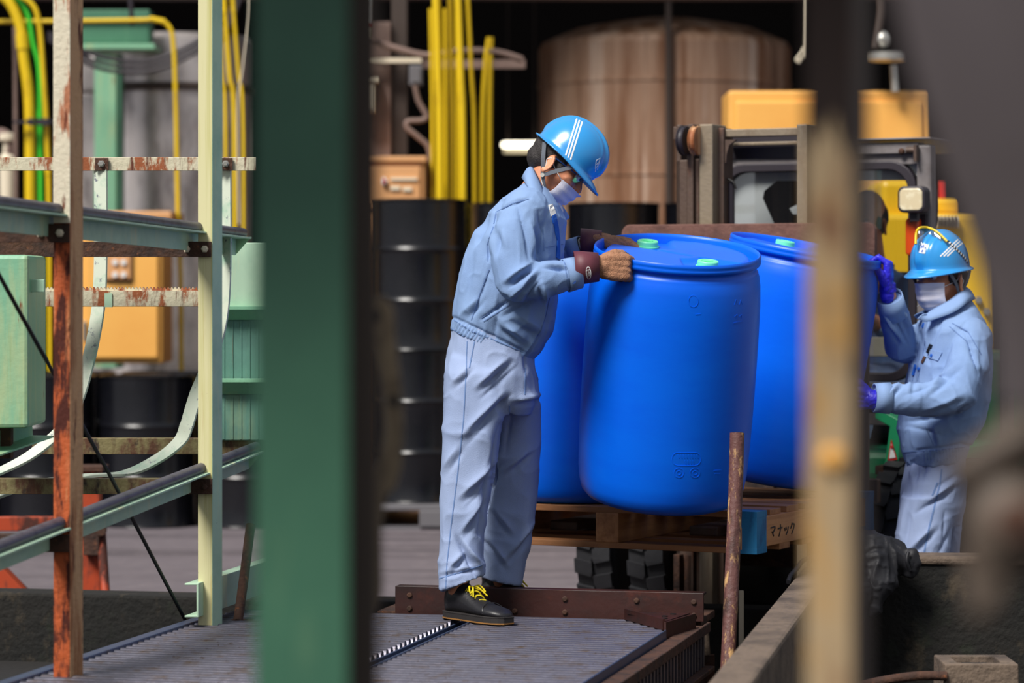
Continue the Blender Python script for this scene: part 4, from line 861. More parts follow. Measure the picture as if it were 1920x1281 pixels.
# lights
c = fp(1708, 374, CY-.12); hw, hh = .056, .052
pt = rrect(c.x-hw, c.x+hw, c.z-hh, c.z+hh, .026, c.y); g = MB(); g.prism(pt, (0, .075, 0)); hl = build(g, 'headlamp', mt['gasket'], t, bevel=.006)
pt = rrect(c.x-hw+.009, c.x+hw-.009, c.z-hh+.009, c.z+hh-.009, .02, c.y-.004); g = MB(); g.prism(pt, (0, .01, 0)); build(g, 'headlamp_lens', mt['lens'], hl, bevel=.004)
g = MB(); g.box((c.x-.015, c.y+.03, c.z-.085), (c.x+.015, c.y+.06, c.z-.04)); build(g, 'lamp_bracket', mt['gasket'], hl)
c = fp(1709, 444, CY-.06); pt = rrect(c.x-.027, c.x+.027, c.z-.074, c.z+.074, .016, c.y); g = MB(); g.prism(pt, (0, .05, 0)); tl = build(g, 'turn_signal', mt['amber'], t, bevel=.008)
for dz in (-.066, .062): g = MB(); g.disc(c+Vector((0, 0, dz)), (0, -1, 0), .006, .004, 10); build(g, 'screw', mt['rust'], tl)
g = MB(); g.box((c.x-.02, c.y+.04, c.z-.08), (c.x+.045, c.y+.07, c.z+.09)); build(g, 'lamp_base', mt['gasket'], tl)
c = fp(1748, 385, CY+.1); g = MB(); g.ell((c.x, c.y, c.z), (.022, .04, .115)); build(g, 'side_mirror', mt['gasket'], t, smooth=1)
g = MB(); g.tube([c+Vector((0, .0, .1)), c+Vector((-.03, .03, .18))], .008, 8); build(g, 'mirror_arm', mt['gasket'], t, smooth=1)
# seat, steering wheel, rear panels
g = MB(); g.box((-.27, CY+.48, .80), (.27, CY+.96, .93)); build(g, 'seat', mt['gasket'], t, bevel=.03)
g = MB(); g.box((-.25, CY+.95, .9), (.25, CY+1.05, 1.5)); build(g, 'seat_back', mt['gasket'], t, bevel=.03)
g = MB(); ring = [Vector((-.02+.17*math.cos(q), CY+.30+.08*math.sin(q), 1.26+.13*math.sin(q))) for q in [2*math.pi*i/28 for i in range(29)]]; g.tube(ring, .013, 8, cap=False); sw = build(g, 'steering_wheel', mt['black'], t, smooth=1)
g = MB(); g.tube([Vector((-.02, CY+.30, 1.26)), Vector((-.02, CY+.2, .9))], .022, 10); build(g, 'steering_column', mt['black'], t, smooth=1)
for q in (0.3, 2.4, 4.5): g = MB(); g.tube([Vector((-.02, CY+.30, 1.26)), Vector((-.02+.17*math.cos(q), CY+.30+.08*math.sin(q), 1.26+.13*math.sin(q)))], .009, 8); build(g, 'spoke', mt['black'], sw, smooth=1)
g = MB(); g.box((xl, CY+.05, .66), (xr, CY+1.9, .78)); build(g, 'body', mt['forkgreen'], t, bevel=.03)
g = MB(); g.box((xl+.01, CY+.06, .13), (xr-.01, CY+1.9, .66)); build(g, 'chassis', mt['black'], t, bevel=.02)
g = MB(); g.box((xl+.03, CY+1.1, .6), (xr-.03, CY+1.9, 1.15)); build(g, 'counterweight', mt['forkgreen'], t, bevel=.08)
# tilted fender with warning triangle
a = [fp(1640, 762, .42), fp(1690, 790, .42), fp(1684, 872, .42), fp(1658, 874, .42), fp(1668, 800, .42), fp(1640, 785, .42)]
g = MB(); g.prism(a, (0, .30, 0)); fd = build(g, 'fender', mt['forkgreen'], t, bevel=.004)
def tri(px3, y, m, name, par): g = MB(); g.prism([fp(x, yy, y) for x, yy in px3], (0, .004, 0)); return build(g, name, mt[m], par)
tri([(1671, 824), (1682, 862), (1664, 865)], .412, 'red', 'warning_triangle', fd); tri([(1671, 832), (1679, 858), (1667, 860)], .409, 'white', 'triangle_face', fd)
g = MB(); c = fp(1672.5, 838, .407); g.disc(c, (0, -1, 0), .006, .003, 10); build(g, 'warning_symbol', mt['red'], fd)
fbox('side_step', 1640, 874, 1700, 890, .5, .3, 'rust')
# wheels: front dual tyres with cut treads
TR, TW = .385, .163
def tyre():
    g = MB(); hw = TW/2; seg = 72
    prof = [(.19, -hw*.8), (.28, -hw), (.345, -hw*1.0), (.365, -hw*.93), (.368, -hw*.5), (.368, hw*.5), (.365, hw*.93), (.345, hw), (.28, hw), (.19, hw*.8)]
    g.lathe([(r, z) for r, z in prof], seg); lug = MB()
    for s in (-1, 1):
        for i in range(22):
            a0 = 2*math.pi*(i+.25*s)/22
            poly = []
            for q, zz in ((0, .006), (.05, .03), (.04, 1.0), (.19, 1.0), (.20, .12), (.155, .02)):
                poly.append((a0+q-(.03 if zz > .5 else 0), s*hw*(zz*.98)))
            lo = [Vector((.362*math.cos(a), .362*math.sin(a), z)) for a, z in poly]; hi = [Vector((TR*math.cos(a), TR*math.sin(a), z*.97)) for a, z in poly]
            n = len(poly); lug.add(lo+hi, [tuple(range(n)), tuple(range(2*n-1, n-1, -1))]+[(k, (k+1) % n, n+(k+1) % n, n+k) for k in range(n)])
    return g, lug
gw, gl_ = tyre(); first = None
for xc in (-.80+TW/2, -.80+TW*1.5+.066, .80-TW*1.5-.066, .80-TW/2):
    Mx = Matrix.Translation((xc, .47, TR)) @ Matrix.Rotation(math.pi/2, 4, 'Y')
    if first is None:
        wh = build(gw, 'wheel', mt['rubber'], t, smooth=.6); tr = build(gl_, 'tread_lugs', mt['rubber'], wh, kind='stuff'); rim = build(MB().lathe([(.19, -.05), (.17, -.04), (.05, -.03), (.05, .03), (.17, .04), (.19, .05)], 28), 'wheel_rim', mt['forkgreen'], wh, smooth=.5); first = wh; o = wh
    else: o = copy_tree(first, t)
    o.matrix_local = Mx
for xc in (-.45, .45):
    o = copy_tree(first, t); o.matrix_local = Matrix.Translation((xc, CY+1.6, TR*.8)) @ Matrix.Rotation(math.pi/2, 4, 'Y') @ Matrix.Scale(.8, 4)
g = MB(); g.tube([Vector((-.62, .47, TR)), Vector((.62, .47, TR))], .07, 14); build(g, 'front_axle', mt['rust'], t, smooth=.6)
# ================================================================ PEOPLE
def frame(o, x, z):
    x = Vector(x).normalized(); z = Vector(z); z = (z-x*z.dot(x)).normalized(); y = z.cross(x)
    return Matrix((x, y, z)).transposed().to_4x4() if o is None else Matrix.Translation(o) @ Matrix((x, y, z)).transposed().to_4x4()
def folds(lst, amp=.003, sc=14, seed=0, ext=None):
    def f(V, N):
        q = project(V); d = np.zeros(len(V)); fac = N[:, 1] < .25
        for x0, y0, x1, y1, a, wd in lst:
            ds, t = seg_dist(q, (x0, y0), (x1, y1)); L_ = math.hypot(x1-x0, y1-y0); nx_, ny_ = (y1-y0)/L_, -(x1-x0)/L_
            if ny_ > 0: nx_, ny_ = -nx_, -ny_
            s_ = (q[:, 0]-x0)*nx_+(q[:, 1]-y0)*ny_; tp = np.sin(np.pi*(t*.8+.1))*(ds < wd*4); far = np.exp(-((ds**2-s_**2).clip(0)/(wd*wd)))
            if a > 0: prof = np.exp(-np.abs(s_-.3*wd)/(.75*wd))-.75*np.exp(-((s_+.95*wd)/(.55*wd))**2)
            else: prof = np.exp(-np.abs(s_)/(.7*wd))
            d += np.where(fac, 1.7*a*prof*tp*far, 0)
        W = V+.03*np.stack([vnoise(V, 6, seed+5), vnoise(V, 6, seed+6), vnoise(V, 6, seed+7)], 1)
        r = 1-np.abs(vnoise(W, np.array([sc, sc, sc*.8]), seed)); r2 = 1-np.abs(vnoise(W, np.array([sc*2.1, sc*2.1, sc*1.7]), seed+2))
        d += amp*1.25*(r**5-.25)+amp*.6*(r2**5-.25)
        if ext is not None: d += ext(V, N, q)
        return N*d[:, None]
    return f
def loft2(mb, secs, d, k=28, ex=2.4):
    """sections (left px, right px, half depth[, depth]) -> closed volume; ends may tilt"""
    rs = []
    for (x0, y0), (x1, y1), b, *dd in secs:
        z = dd[0] if dd else d; A, B = P(x0, y0, z), P(x1, y1, z); c = (A+B)/2; u = (B-A)/2; r = []
        for j in range(k):
            q = 2*math.pi*j/k; ca, sa = math.cos(q), math.sin(q)
            r.append(c+u*(math.copysign(abs(ca)**(2/ex), ca))+Vector((0, b, 0))*(math.copysign(abs(sa)**(2/ex), sa)))
        rs.append(r)
    return mb.rings(rs)
def head_shapes(mb, M_):
    E = lambda c, r, Mx=None: mb.ell(c, r, M_ @ Mx if Mx else M_)
    E((-.015, 0, .005), (.098, .077, .10)); E((.028, 0, -.055), (.060, .063, .076)); E((.036, 0, -.092), (.044, .050, .042)); E((.064, 0, -.115), (.022, .026, .02))
    for s in (-1, 1):
        E((.072, s*.028, -.010), (.016, .026, .009)); E((.058, s*.040, -.056), (.026, .022, .022)); E((.086, s*.011, -.056), (.010, .010, .008))
        R = Matrix.Translation((-.016, s*.079, -.056)) @ Matrix.Rotation(s*.35, 4, 'Z') @ Matrix.Rotation(-.2, 4, 'Y')
        E((0, 0, 0), (.018, .006, .033), R)
        mb.tube([M_ @ (R @ Vector((.017*math.cos(q), s*.005, .031*math.sin(q)))) for q in np.linspace(-2.6, 1.4, 14)], .0045, 8); E((-.002, 0, -.030), (.009, .006, .010), R)
        mb.tube([M_ @ (R @ Vector((.010*math.cos(q), s*.004, .019*math.sin(q)))) for q in np.linspace(-1.2, 1.6, 8)], .003, 6)
    mb.ball_tube([M_ @ Vector((.082, 0, -.018)), M_ @ Vector((.094, 0, -.040)), M_ @ Vector((.102, 0, -.053))], [.008, .010, .012])
    E((.080, 0, -.082), (.012, .024, .006)); E((.079, 0, -.091), (.012, .021, .007))
def head_extras(t, M_, hair='hair', glasses=False):
    for s in (-1, 1):
        e = build(MB().ell((.0775, s*.031, -.0255), (.0105, .0125, .0115), M_), 'eye', mt['white'], t, smooth=1)
        build(MB().ell((.0868, s*.0315, -.0255), (.0022, .0055, .0055), M_), 'iris', mt['black'], e, smooth=1)
        g = MB(); g.tube([M_ @ Vector((.0805-.16*abs(yy-.031)**1.2, s*yy, -.016+.004*math.sin((yy-.01)*60))) for yy in np.linspace(.012, .052, 8)], [.0015, .003, .0035, .0035, .0032, .003, .0025, .001], 6); build(g, 'eyebrow', mt['hair'], t, smooth=1)
        g = MB(); g.tube([M_ @ Vector((.0845-.9*(yy-.031)**2*10, s*yy, -.0165-8*(yy-.031)**2)) for yy in np.linspace(.018, .045, 8)], .0022, 6); build(g, 'eyelid', mt['skin'], t, smooth=1)
    def hd(V, N): return N*(.0015*vnoise(V, 90, 3))[:, None]
    g = MB(); g.ell((-.032, 0, -.012), (.089, .0805, .085), M_); g.ell((-.060, 0, -.055), (.055, .060, .05), M_)
    for s in (-1, 1): g.ell((.018, s*.066, -.03), (.014, .010, .03), M_)
    V, Fc = organic(g, .005, 2, hd); put(V, Fc, 'hair', mt[hair], t)
def helmet(t, M_, scale=1.0):
    """hard hat with raised crown ribs, flared rim and a front peak; returns a raycast tree"""
    nr, na = 34, 96; g = MB()
    for i in range(nr+1):
        tt = i/nr
        for j in range(na):
            q = 2*math.pi*j/na; ca, sa = math.cos(q), math.sin(q); fr_ = max(0, ca)
            if tt <= .8:
                al = tt/.8*math.pi/2; rho = math.sin(al)**.88; z = .134*max(0, math.cos(al))**.80
                x = (.112 if ca > 0 else .120)*rho*ca; y = .103*rho*sa
                # squared-off front panel
                if ca > 0: x += .010*fr_**3*math.sin(al)**3*math.cos(al)*2
                lift = 0
                ay = abs(y)
                lift += .008*(1/(1+math.exp((ay-.020)/.0016)))*(1 if z > .03 else max(0, (z-.01)/.02))
                lift += .003*math.exp(-((ay-.040)/.005)**2)*max(0, min(1, (z-.05)/.03))
                n = Vector((x/.0134, y/.0106, z/.018)); n.normalize(); x, y, z = x+n.x*lift, y+n.y*lift, z+n.z*lift
            else:
                e = (tt-.8)/.2; out = .011*e+.036*e*fr_**1.8; x = (.112 if ca > 0 else .120)*ca+out*ca; y = (.103+.012*e)*sa; z = -.007*e-.014*e*e*fr_**1.6-.004*e*abs(sa)
            g.v.append(tuple(M_ @ (Vector((x, y, z))*scale)))
    for i in range(nr):
        for j in range(na): g.f.append((i*na+j, (i+1)*na+j, (i+1)*na+(j+1) % na, i*na+(j+1) % na))
    o = build(g, 'helmet', mt['helmet'], t, smooth=1.0, solid=.003, fixn=True); T = BVHTree.FromPolygons([Vector(v) for v in g.v], g.f)
    rim = [M_ @ (Vector(((.112 if math.cos(q) > 0 else .120)*math.cos(q)+(.011+.036*max(0, math.cos(q))**1.8)*math.cos(q), .115*math.sin(q), -.007-.014*max(0, math.cos(q))**1.6-.004*abs(math.sin(q))))*scale) for q in [2*math.pi*j/64 for j in range(65)]]
    build(MB().tube(rim, .0028, 8, cap=False), 'helmet_edge', mt['helmet'], o, smooth=1)
    # sweat band ring under the shell
    band = [M_ @ Vector((-.010+.098*math.cos(q), .084*math.sin(q), -.010)) for q in [2*math.pi*j/40 for j in range(41)]]
    build(MB().tube(band, .012, 8, cap=False, flat=.25), 'headband', mt['strapg'], o, smooth=1)
    return o, T
MZ = [-.16, -.148, -.135, -.118, -.10, -.085, -.072, -.060, -.050, -.036, -.02]; MX = [.050, .066, .086, .099, .105, .109, .113, .121, .122, .113, .100]
def mask(t, M_, z0=-.036, z1=-.150, wr=70):
    """pleated face mask wrapped round nose, cheeks and chin"""
    nu, nv = 28, 18; g = MB()
    for sgn in (1, 0):
        for j in range(nv+1):
            v = j/nv
            for i in range(nu+1):
                u = -1+2*i/nu; ph = u*math.radians(wr-5*v); zc = z0+(z1-z0)*v
                z = zc*(1-.30*u*u)+.30*u*u*((z0+z1)/2+(z1-z0)*(v-.5)*.72)
                xc = float(np.interp(zc, MZ, MX)); wn_ = math.exp(-(u/.30)**2); xs = float(np.interp(zc, MZ, [.044, .058, .074, .088, .096, .099, .100, .100, .100, .098, .094])); xc = xc*wn_+xs*(1-wn_)
                ry = (.079 if v < .75 else .079-.05*(v-.75))-.004*abs(u)**3; pl = .0026*math.cos(v*math.pi*7)*(1-u*u)
                x = .0+(xc+pl)*max(0, math.cos(ph))**.72; y = (ry+pl*.5)*math.sin(ph); s = .0025 if sgn else 0
                g.v.append(tuple(M_ @ Vector((x+s*math.cos(ph), y+s*math.sin(ph), z))))
    k = nu+1; n = k*(nv+1)
    for j in range(nv):
        for i in range(nu):
            q = (j*k+i, j*k+i+1, (j+1)*k+i+1, (j+1)*k+i); g.f.append(q); g.f.append(tuple(n+a for a in q[::-1]))
    for i in range(nu): g.f.append((i, n+i, n+i+1, i+1)); b = nv*k; g.f.append((b+i, b+i+1, n+b+i+1, n+b+i))
    for j in range(nv): g.f.append((j*k, (j+1)*k, n+(j+1)*k, n+j*k)); g.f.append((j*k+nu, n+j*k+nu, n+(j+1)*k+nu, (j+1)*k+nu))
    o = build(g, 'face_mask', mt['maskw'], t, smooth=1.4)
    for s in (-1, 1):
        zm = (z0+z1)/2
        for za, zb in ((zm+.036, -.030), (zm-.034, -.082)):
            g = MB(); g.tube(spline([M_ @ Vector((.1*math.cos(math.radians(wr-3))**.72, s*.077*math.sin(math.radians(wr-3)), za)), M_ @ Vector((.0, s*.074, (za+zb)/2)), M_ @ Vector((-.010, s*.083, zb)), M_ @ Vector((-.030, s*.082, -.05))], 5), .0014, 6); build(g, 'ear_loop', mt['white'], o, smooth=1)
    return o
def chin_strap(helm, M_, sides=(-1, 1)):
    for s in sides:
        ear = M_ @ Vector((-.004, s*.078, -.100)); out = (M_.to_3x3() @ Vector((0, s, 0)))
        for st in ((.055, s*.088, -.012), (-.075, s*.080, -.015)):
            a = M_ @ Vector(st); mid = (a+ear)/2+out*.008; pts = spline([a, mid, ear], 6); build(strip(pts, [out]*len(pts), .013, .003), 'strap', mt['strapg'], helm)
        pts = spline([ear, M_ @ Vector((.030, s*.060, -.128)), M_ @ Vector((.052, s*.022, -.142)), M_ @ Vector((.055, 0, -.145))], 6); build(strip(pts, [out*.6-M_.to_3x3() @ Vector((0, 0, .5))]*len(pts), .013, .003), 'strap', mt['strapg'], helm)
        g = MB(); g.disc(ear+out*.002, out, .007, .004, 12); build(g, 'strap_snap', mt['galv'], helm, smooth=.6)
FL = [(.030, (.042, .026, .022)), (.010, (.046, .030, .023)), (-.011, (.043, .028, .022)), (-.030, (.034, .021, .019))]
def hand_shapes(mb, o, x, y, z, curl, thumb, rad=1.0, tips=None):
    """o wrist, x along the palm, y to the thumb side, z out of the back of the hand; curl = per finger (mcp, pip, dip, spread) degrees"""
    o, x, y, z = Vector(o), Vector(x).normalized(), Vector(y).normalized(), Vector(z).normalized(); Q = lambda a, b, c: o+x*a+y*b+z*c
    for b, _ in FL: mb.ball_tube([Q(-.005, b*.55, 0), Q(.045, b*.9, .002), Q(.086, b, 0)], [.0155*rad, .0150*rad, .0125*rad])
    mb.ell((0, 0, 0), (.045, .036, .0145*rad), Matrix.Translation(Q(.045, 0, -.002)) @ Matrix((x, y, z)).transposed().to_4x4())
    mb.ball_tube([Q(-.03, 0, 0), Q(.01, 0, 0)], [.024*rad, .022*rad])
    for (b, seg), (m_, p_, d_, sp) in zip(FL, curl):
        p = Q(.086, b, 0); a = 0; pts = [p]; r = [.0108*rad]; s = math.radians(sp); fx_ = x*math.cos(s)+y*math.sin(s)
        for L_, ang in zip(seg, (m_, p_, d_)):
            a += math.radians(ang); p = p+(fx_*math.cos(a)-z*math.sin(a))*L_; pts.append(p)
        mb.ball_tube(pts, [.0112*rad, .0100*rad, .0092*rad, .0078*rad], 10)
        if tips is not None: tips.append((pts[2]*.5+pts[3]*.5, pts[3], .0086*rad))
    pts = [Q(.018, .026, -.008)]+[Q(*c) for c in thumb]; mb.ball_tube(pts, [.0165*rad, .0135*rad, .0115*rad, .0092*rad], 10)
    if tips is not None: tips.append((pts[2]*.5+pts[3]*.5, pts[3], .0100*rad))
    return mb
def shoe(t, heel, dirv, up=(0, 0, 1), laces=True, L_=.285):
    M_ = frame(Vector(heel), dirv, up); prof = [(-.004, .022, .060), (.006, .032, .110), (.03, .037, .128), (.070, .038, .124), (.105, .039, .098), (.15, .043, .074), (.19, .047, .060), (.225, .048, .054), (.255, .042, .050), (.275, .030, .042), (.285, .016, .034)]
    rs = []
    for x, hw, h in prof:
        r = []
        for j in range(24):
            q = 2*math.pi*j/24; ca, sa = math.cos(q), math.sin(q); zz = .020+(h-.020)*(.5+.5*math.copysign(abs(sa)**.75, sa)); wdt = hw*math.copysign(abs(ca)**.7, ca)*(1-.25*max(0, sa))
            r.append(M_ @ Vector((x-.02, wdt, zz)))
        rs.append(r)
    s = build(MB().rings(rs), 'shoe', mt['shoe'], t, smooth=1.1)
    def outline(gr):
        o = [(x-.02-(gr if i == 0 else 0), hw+gr) for i, (x, hw, h) in enumerate(prof)]; o[-1] = (o[-1][0]+gr, o[-1][1]); o = [(o[0][0], o[0][1]*.7)]+o
        return [Vector((x, y, 0)) for x, y in o]+[Vector((x, -y, 0)) for x, y in o[::-1]]
    g = MB(); g.tube([M_ @ Vector((.018, 0, .09)), M_ @ Vector((.016, 0, .15)), M_ @ Vector((.014, 0, .21))], [.037, .040, .043], 16); build(g, 'sock', mt['shoe'], s, smooth=1)
    g = MB(); g.prism([M_ @ p for p in outline(.004)], M_.to_3x3() @ Vector((0, 0, .024))); build(g, 'sole', mt['sole'], s, bevel=.003)
    g = MB(); g.prism([M_ @ (p+Vector((0, 0, .0215))) for p in outline(.005)], M_.to_3x3() @ Vector((0, 0, .004))); build(g, 'welt', mt['sole'], s, bevel=.001)
    g = MB(); g.prism([M_ @ (p+Vector((0, 0, .002))) for p in outline(.0048)], M_.to_3x3() @ Vector((0, 0, .004))); build(g, 'sole_line', mt['welt'], s)
    cap = [M_ @ Vector((.196-.018*math.cos(q), .046*math.sin(q), .028+.036*abs(math.cos(q))**.7)) for q in np.linspace(-1.5, 1.5, 18)]; build(MB().tube(cap, .0018, 6), 'toe_seam', mt['shoe'], s, smooth=1)
    if laces:
        for i in range(4):
            x = .083+i*.017; z = .104-.0125*i; pts = [M_ @ Vector((x+.008, -.020, z-.010)), M_ @ Vector((x+.003, -.010, z+.002)), M_ @ Vector((x, .010, z+.002)), M_ @ Vector((x-.006, .020, z-.010))]
            build(MB().tube(spline(pts, 4), .0028, 8), 'lace', mt['lace'], s, smooth=1)
            pts = [M_ @ Vector((x-.004, -.020, z-.010)), M_ @ Vector((x, -.008, z+.003)), M_ @ Vector((x+.008, .010, z+.002)), M_ @ Vector((x+.010, .020, z-.010))]
            build(MB().tube(spline(pts, 4), .0028, 8), 'lace', mt['lace'], s, smooth=1)
            for sg in (-1, 1): g = MB(); g.disc(M_ @ Vector((x+.003, sg*.0215, z-.0145)), M_.to_3x3() @ Vector((0, sg, .7)), .0035, .002, 10); build(g, 'eyelet', mt['galv'], s)
        for sg in (-1, 1):
            b = M_ @ Vector((.088, 0, .106)); lp = spline([b, M_ @ Vector((.10, sg*.022, .112)), M_ @ Vector((.118, sg*.032, .092)), M_ @ Vector((.105, sg*.012, .102)), b], 5); build(MB().tube(lp, .0027, 8), 'bow_loop', mt['lace'], s, smooth=1)
            lp = spline([b, M_ @ Vector((.105, sg*.010, .108)), M_ @ Vector((.13, sg*.030, .080))], 5); build(MB().tube(lp, .0027, 8), 'lace_end', mt['lace'], s, smooth=1)
    return s
def seam(par, T, poly, wd=.004, m='seamcl', th=.0018, name='seam'):
    g = on(T, poly, wd, th, 4)
    if g.f: return build(g, name, mt[m], par)

# ---------------------------------------------------------------- the stooping worker
D1 = 9.85
t = thing('person', 'worker in pale blue uniform and blue helmet stooping to hold the tilted blue drum', 'person', P(910, 1160, 9.85))
MH = frame(P(1063, 297, D1), (.722, -.20, -.665), (.68, .02, .73))
nh = dict(o=P(1125, 500, 9.64), x=(1, .10, -.04), y=(.04, .10, 1), z=(.08, -1, .12))
fh = dict(o=P(1131, 453, 10.03), x=(1, .10, -.06), y=(0, -1, -.12), z=(.10, -.10, 1))
nc = [(62, 70, 30, 3), (66, 74, 34, 0), (66, 74, 34, -2), (62, 70, 34, -5)]; fc = [(22, 36, 22, 3), (20, 40, 24, 0), (22, 44, 26, -3), (26, 46, 26, -6)]
nth = [(.050, .044, -.004), (.072, .046, -.022), (.090, .040, -.045)]; fth = [(.045, .050, -.018), (.066, .054, -.034), (.082, .050, -.048)]
# continuous body: head, neck, trunk, arms with hands, legs
g = MB(); head_shapes(g, MH)
g.ball_tube([MH @ Vector((-.012, 0, -.07)), P(1012, 352, D1), P(1003, 380, D1)], [.056, .058, .07])
loft2(g, [((870, 650), (985, 665), .11), ((885, 560), (1010, 590), .12), ((905, 470), (1030, 490), .13), ((940, 405), (1030, 420), .13), ((975, 378), (1026, 388), .10), ((992, 358), (1026, 366), .06)], D1)
SH_n, EL_n, WR_n = P(982, 408, 9.71), P(972, 527, 9.60), P(1112, 500, 9.635)
SH_f, EL_f, WR_f = P(995, 405, 10.0), P(1000, 520, 10.12), P(1118, 455, 10.04)
for a, b, c in ((SH_n, EL_n, WR_n), (SH_f, EL_f, WR_f)): g.ball_tube([a, (a+b)/2, b, (b*.65+c*.35), c], [.044, .038, .034, .034, .026])
hand_shapes(g, curl=nc, thumb=nth, rad=.82, **nh); hand_shapes(g, curl=fc, thumb=fth, rad=.82, **fh)
for pts in ([(890, 725, 9.80), (880, 850, 9.76), (868, 960, 9.74), (858, 1105, 9.715)], [(950, 725, 9.92), (955, 850, 9.97), (955, 960, 10.0), (930, 1090, 10.02)]):
    g.ball_tube([P(*p) for p in pts], [.060, .046, .040, .034])
def sock(V, N):
    L_ = np.array(MH.inverted()); q = V@L_[:3, :3].T+L_[:3, 3]; d = np.zeros(len(V))
    for s in (-1, 1): d -= .009*np.exp(-(((q[:, 0]-.082)/.02)**2+((q[:, 1]-s*.031)/.015)**2+((q[:, 2]+.025)/.010)**2))
    return N*d[:, None]
V, Fc = organic(g, .0048, 4, sock); put(V, Fc, 'body', mt['skin'], t)
head_extras(t, MH)
mask(t, MH, -.062, -.152, 66)
hm, HT_ = helmet(t, MH); chin_strap(hm, MH)
for a, b in (((1081.5, 223), (1060.5, 292)), ((1086.5, 225.5), (1065, 296)), ((1091.5, 228.5), (1069.5, 300))): seam(hm, HT_, [a, b], .0052, 'tape', .001, 'white_stripe')
for pl in ([(1118, 301), (1125, 297), (1122, 309), (1116, 316), (1118, 301)], [(1118, 309), (1122, 305)], [(1117, 316), (1116, 322)], [(1121, 311), (1120, 318)]): seam(hm, HT_, pl, .003, 'tape', .001, 'emblem')
# safety glasses
for s in (-1, 1):
    pts = [MH @ Vector((.088-.012*abs(a), s*(.008+.05*a), -.030)) for a in np.linspace(0, 1, 8)]; build(strip(pts, [MH.to_3x3() @ Vector((1, s*.3, 0))]*8, .032, .002), 'glasses_lens', mt['clear'], t)
    build(MB().tube([MH @ Vector((.074, s*.060, -.022)), MH @ Vector((.03, s*.076, -.026)), MH @ Vector((-.015, s*.083, -.030))], .0022, 6), 'glasses_arm', mt['navy'], t, smooth=1)
# trousers
def trouser_disp(fl, seed): return folds(fl, .0050, 9, seed)
g = MB()
loft2(g, [((850, 600), (1000, 640), .16), ((845, 635), (1002, 672), .168), ((835, 690), (1006, 705), .178), ((832, 740), (1008, 745), .170), ((845, 778), (995, 778), .13)], D1)
loft2(g, [((856, 645), (950, 655), .06, 9.80), ((842, 670), (955, 675), .085, 9.775), ((834, 700), (955, 700), .098, 9.76), ((831, 760), (948, 760), .098, 9.755), ((828, 850), (938, 850), .09, 9.75), ((824, 930), (922, 930), .085, 9.745), ((824, 1000), (908, 1000), .082, 9.74), ((823, 1060), (904, 1050), .082, 9.73), ((823, 1107), (906, 1078), .086, 9.72)], 9.75)
loft2(g, [((905, 655), (990, 665), .06, 9.92), ((896, 685), (1000, 685), .09, 9.94), ((895, 710), (1006, 705), .10, 9.95), ((900, 760), (1014, 760), .098, 9.96), ((908, 850), (1013, 850), .09, 9.98), ((910, 930), (1009, 930), .085, 9.99), ((906, 1000), (1000, 1000), .08, 10.0), ((903, 1050), (986, 1050), .078, 10.0), ((903, 1082), (978, 1098), .08, 10.0)], 9.96)
FT = [(951, 676, 897, 724, .010, 9), (965, 690, 905, 745, -.008, 7), (941, 742, 873, 812, .011, 10), (955, 745, 880, 830, -.009, 8), (931, 868, 868, 930, .011, 10), (936, 890, 880, 945, -.010, 8), (907, 940, 868, 997, .010, 9), (866, 1012, 902, 1075, .012, 8), (858, 1010, 888, 1075, -.009, 7),
      (868, 1040, 845, 1068, .008, 7), (940, 800, 900, 1000, -.018, 8), (989, 848, 951, 882, .010, 8), (999, 984, 951, 1046, .010, 8), (1012, 742, 970, 752, .010, 8), (960, 770, 948, 850, -.010, 8), (930, 960, 960, 1000, .008, 8), (915, 1010, 950, 1060, .009, 8), (985, 640, 985, 700, -.006, 5), (880, 690, 850, 720, .006, 8), (835, 880, 860, 840, .006, 9), (828, 1075, 900, 1062, .005, 6)]
V, Fc = organic(g, .0055, 5, trouser_disp(FT, 11)); tr = put(V, Fc, 'trousers', mt['trous'], t); TT = bvh(V, Fc)
for pl in ([(876, 640), (874, 700), (869, 790), (858, 890), (846, 985), (838, 1060), (836, 1104)], [(985, 690), (984, 740)], [(955, 760), (955, 850), (960, 940), (950, 1020), (936, 1090)], [(890, 640), (880, 690)], [(824, 1085), (862, 1074), (904, 1060)]): seam(tr, TT, pl, .0035)
# jacket
def hem_rib(p0, p1, q0, q1, n, amp, side=1):
    """elastic waistband ribs between two px lines"""
    def f(V, N, q):
        a, b, c, d = [np.array(v, float) for v in (p0, p1, q0, q1)]; u = (q-a)@(b-a)/((b-a)**2).sum(); top = c+(d-c)*np.clip(u, 0, 1)[:, None]; bot = a+(b-a)*np.clip(u, 0, 1)[:, None]
        hh = ((q-bot)*(top-bot)).sum(1)/((top-bot)**2).sum(1); msk = (np.clip(hh*8, 0, 1)*np.clip((1.05-hh)*8, 0, 1))*np.clip(u*8, 0, 1)*np.clip((1-u)*8, 0, 1)
        return msk*amp*np.sin(u*n*2*np.pi)-.006*np.exp(-((hh-1.08)/.12)**2)*(u > -.1)*(u < 1.8)
    return f
g = MB()
loft2(g, [((846, 618), (990, 685), .163), ((849, 600), (1012, 664), .172), ((853, 570), (1038, 622), .196), ((859, 530), (1045, 572), .205), ((872, 482), (1049, 515), .21), ((890, 438), (1057, 458), .212), ((914, 400), (1060, 415), .205), ((942, 372), (1052, 388), .185), ((970, 352), (1040, 370), .13), ((990, 338), (1032, 356), .085)], D1)
loft2(g, [((940, 372), (1010, 380), .20), ((945, 400), (1015, 410), .215)], D1)
g.ball_tube([P(985, 396, 9.70), P(966, 440, 9.65), P(962, 490, 9.62), P(972, 528, 9.60)], [.078, .072, .070, .070], 20)
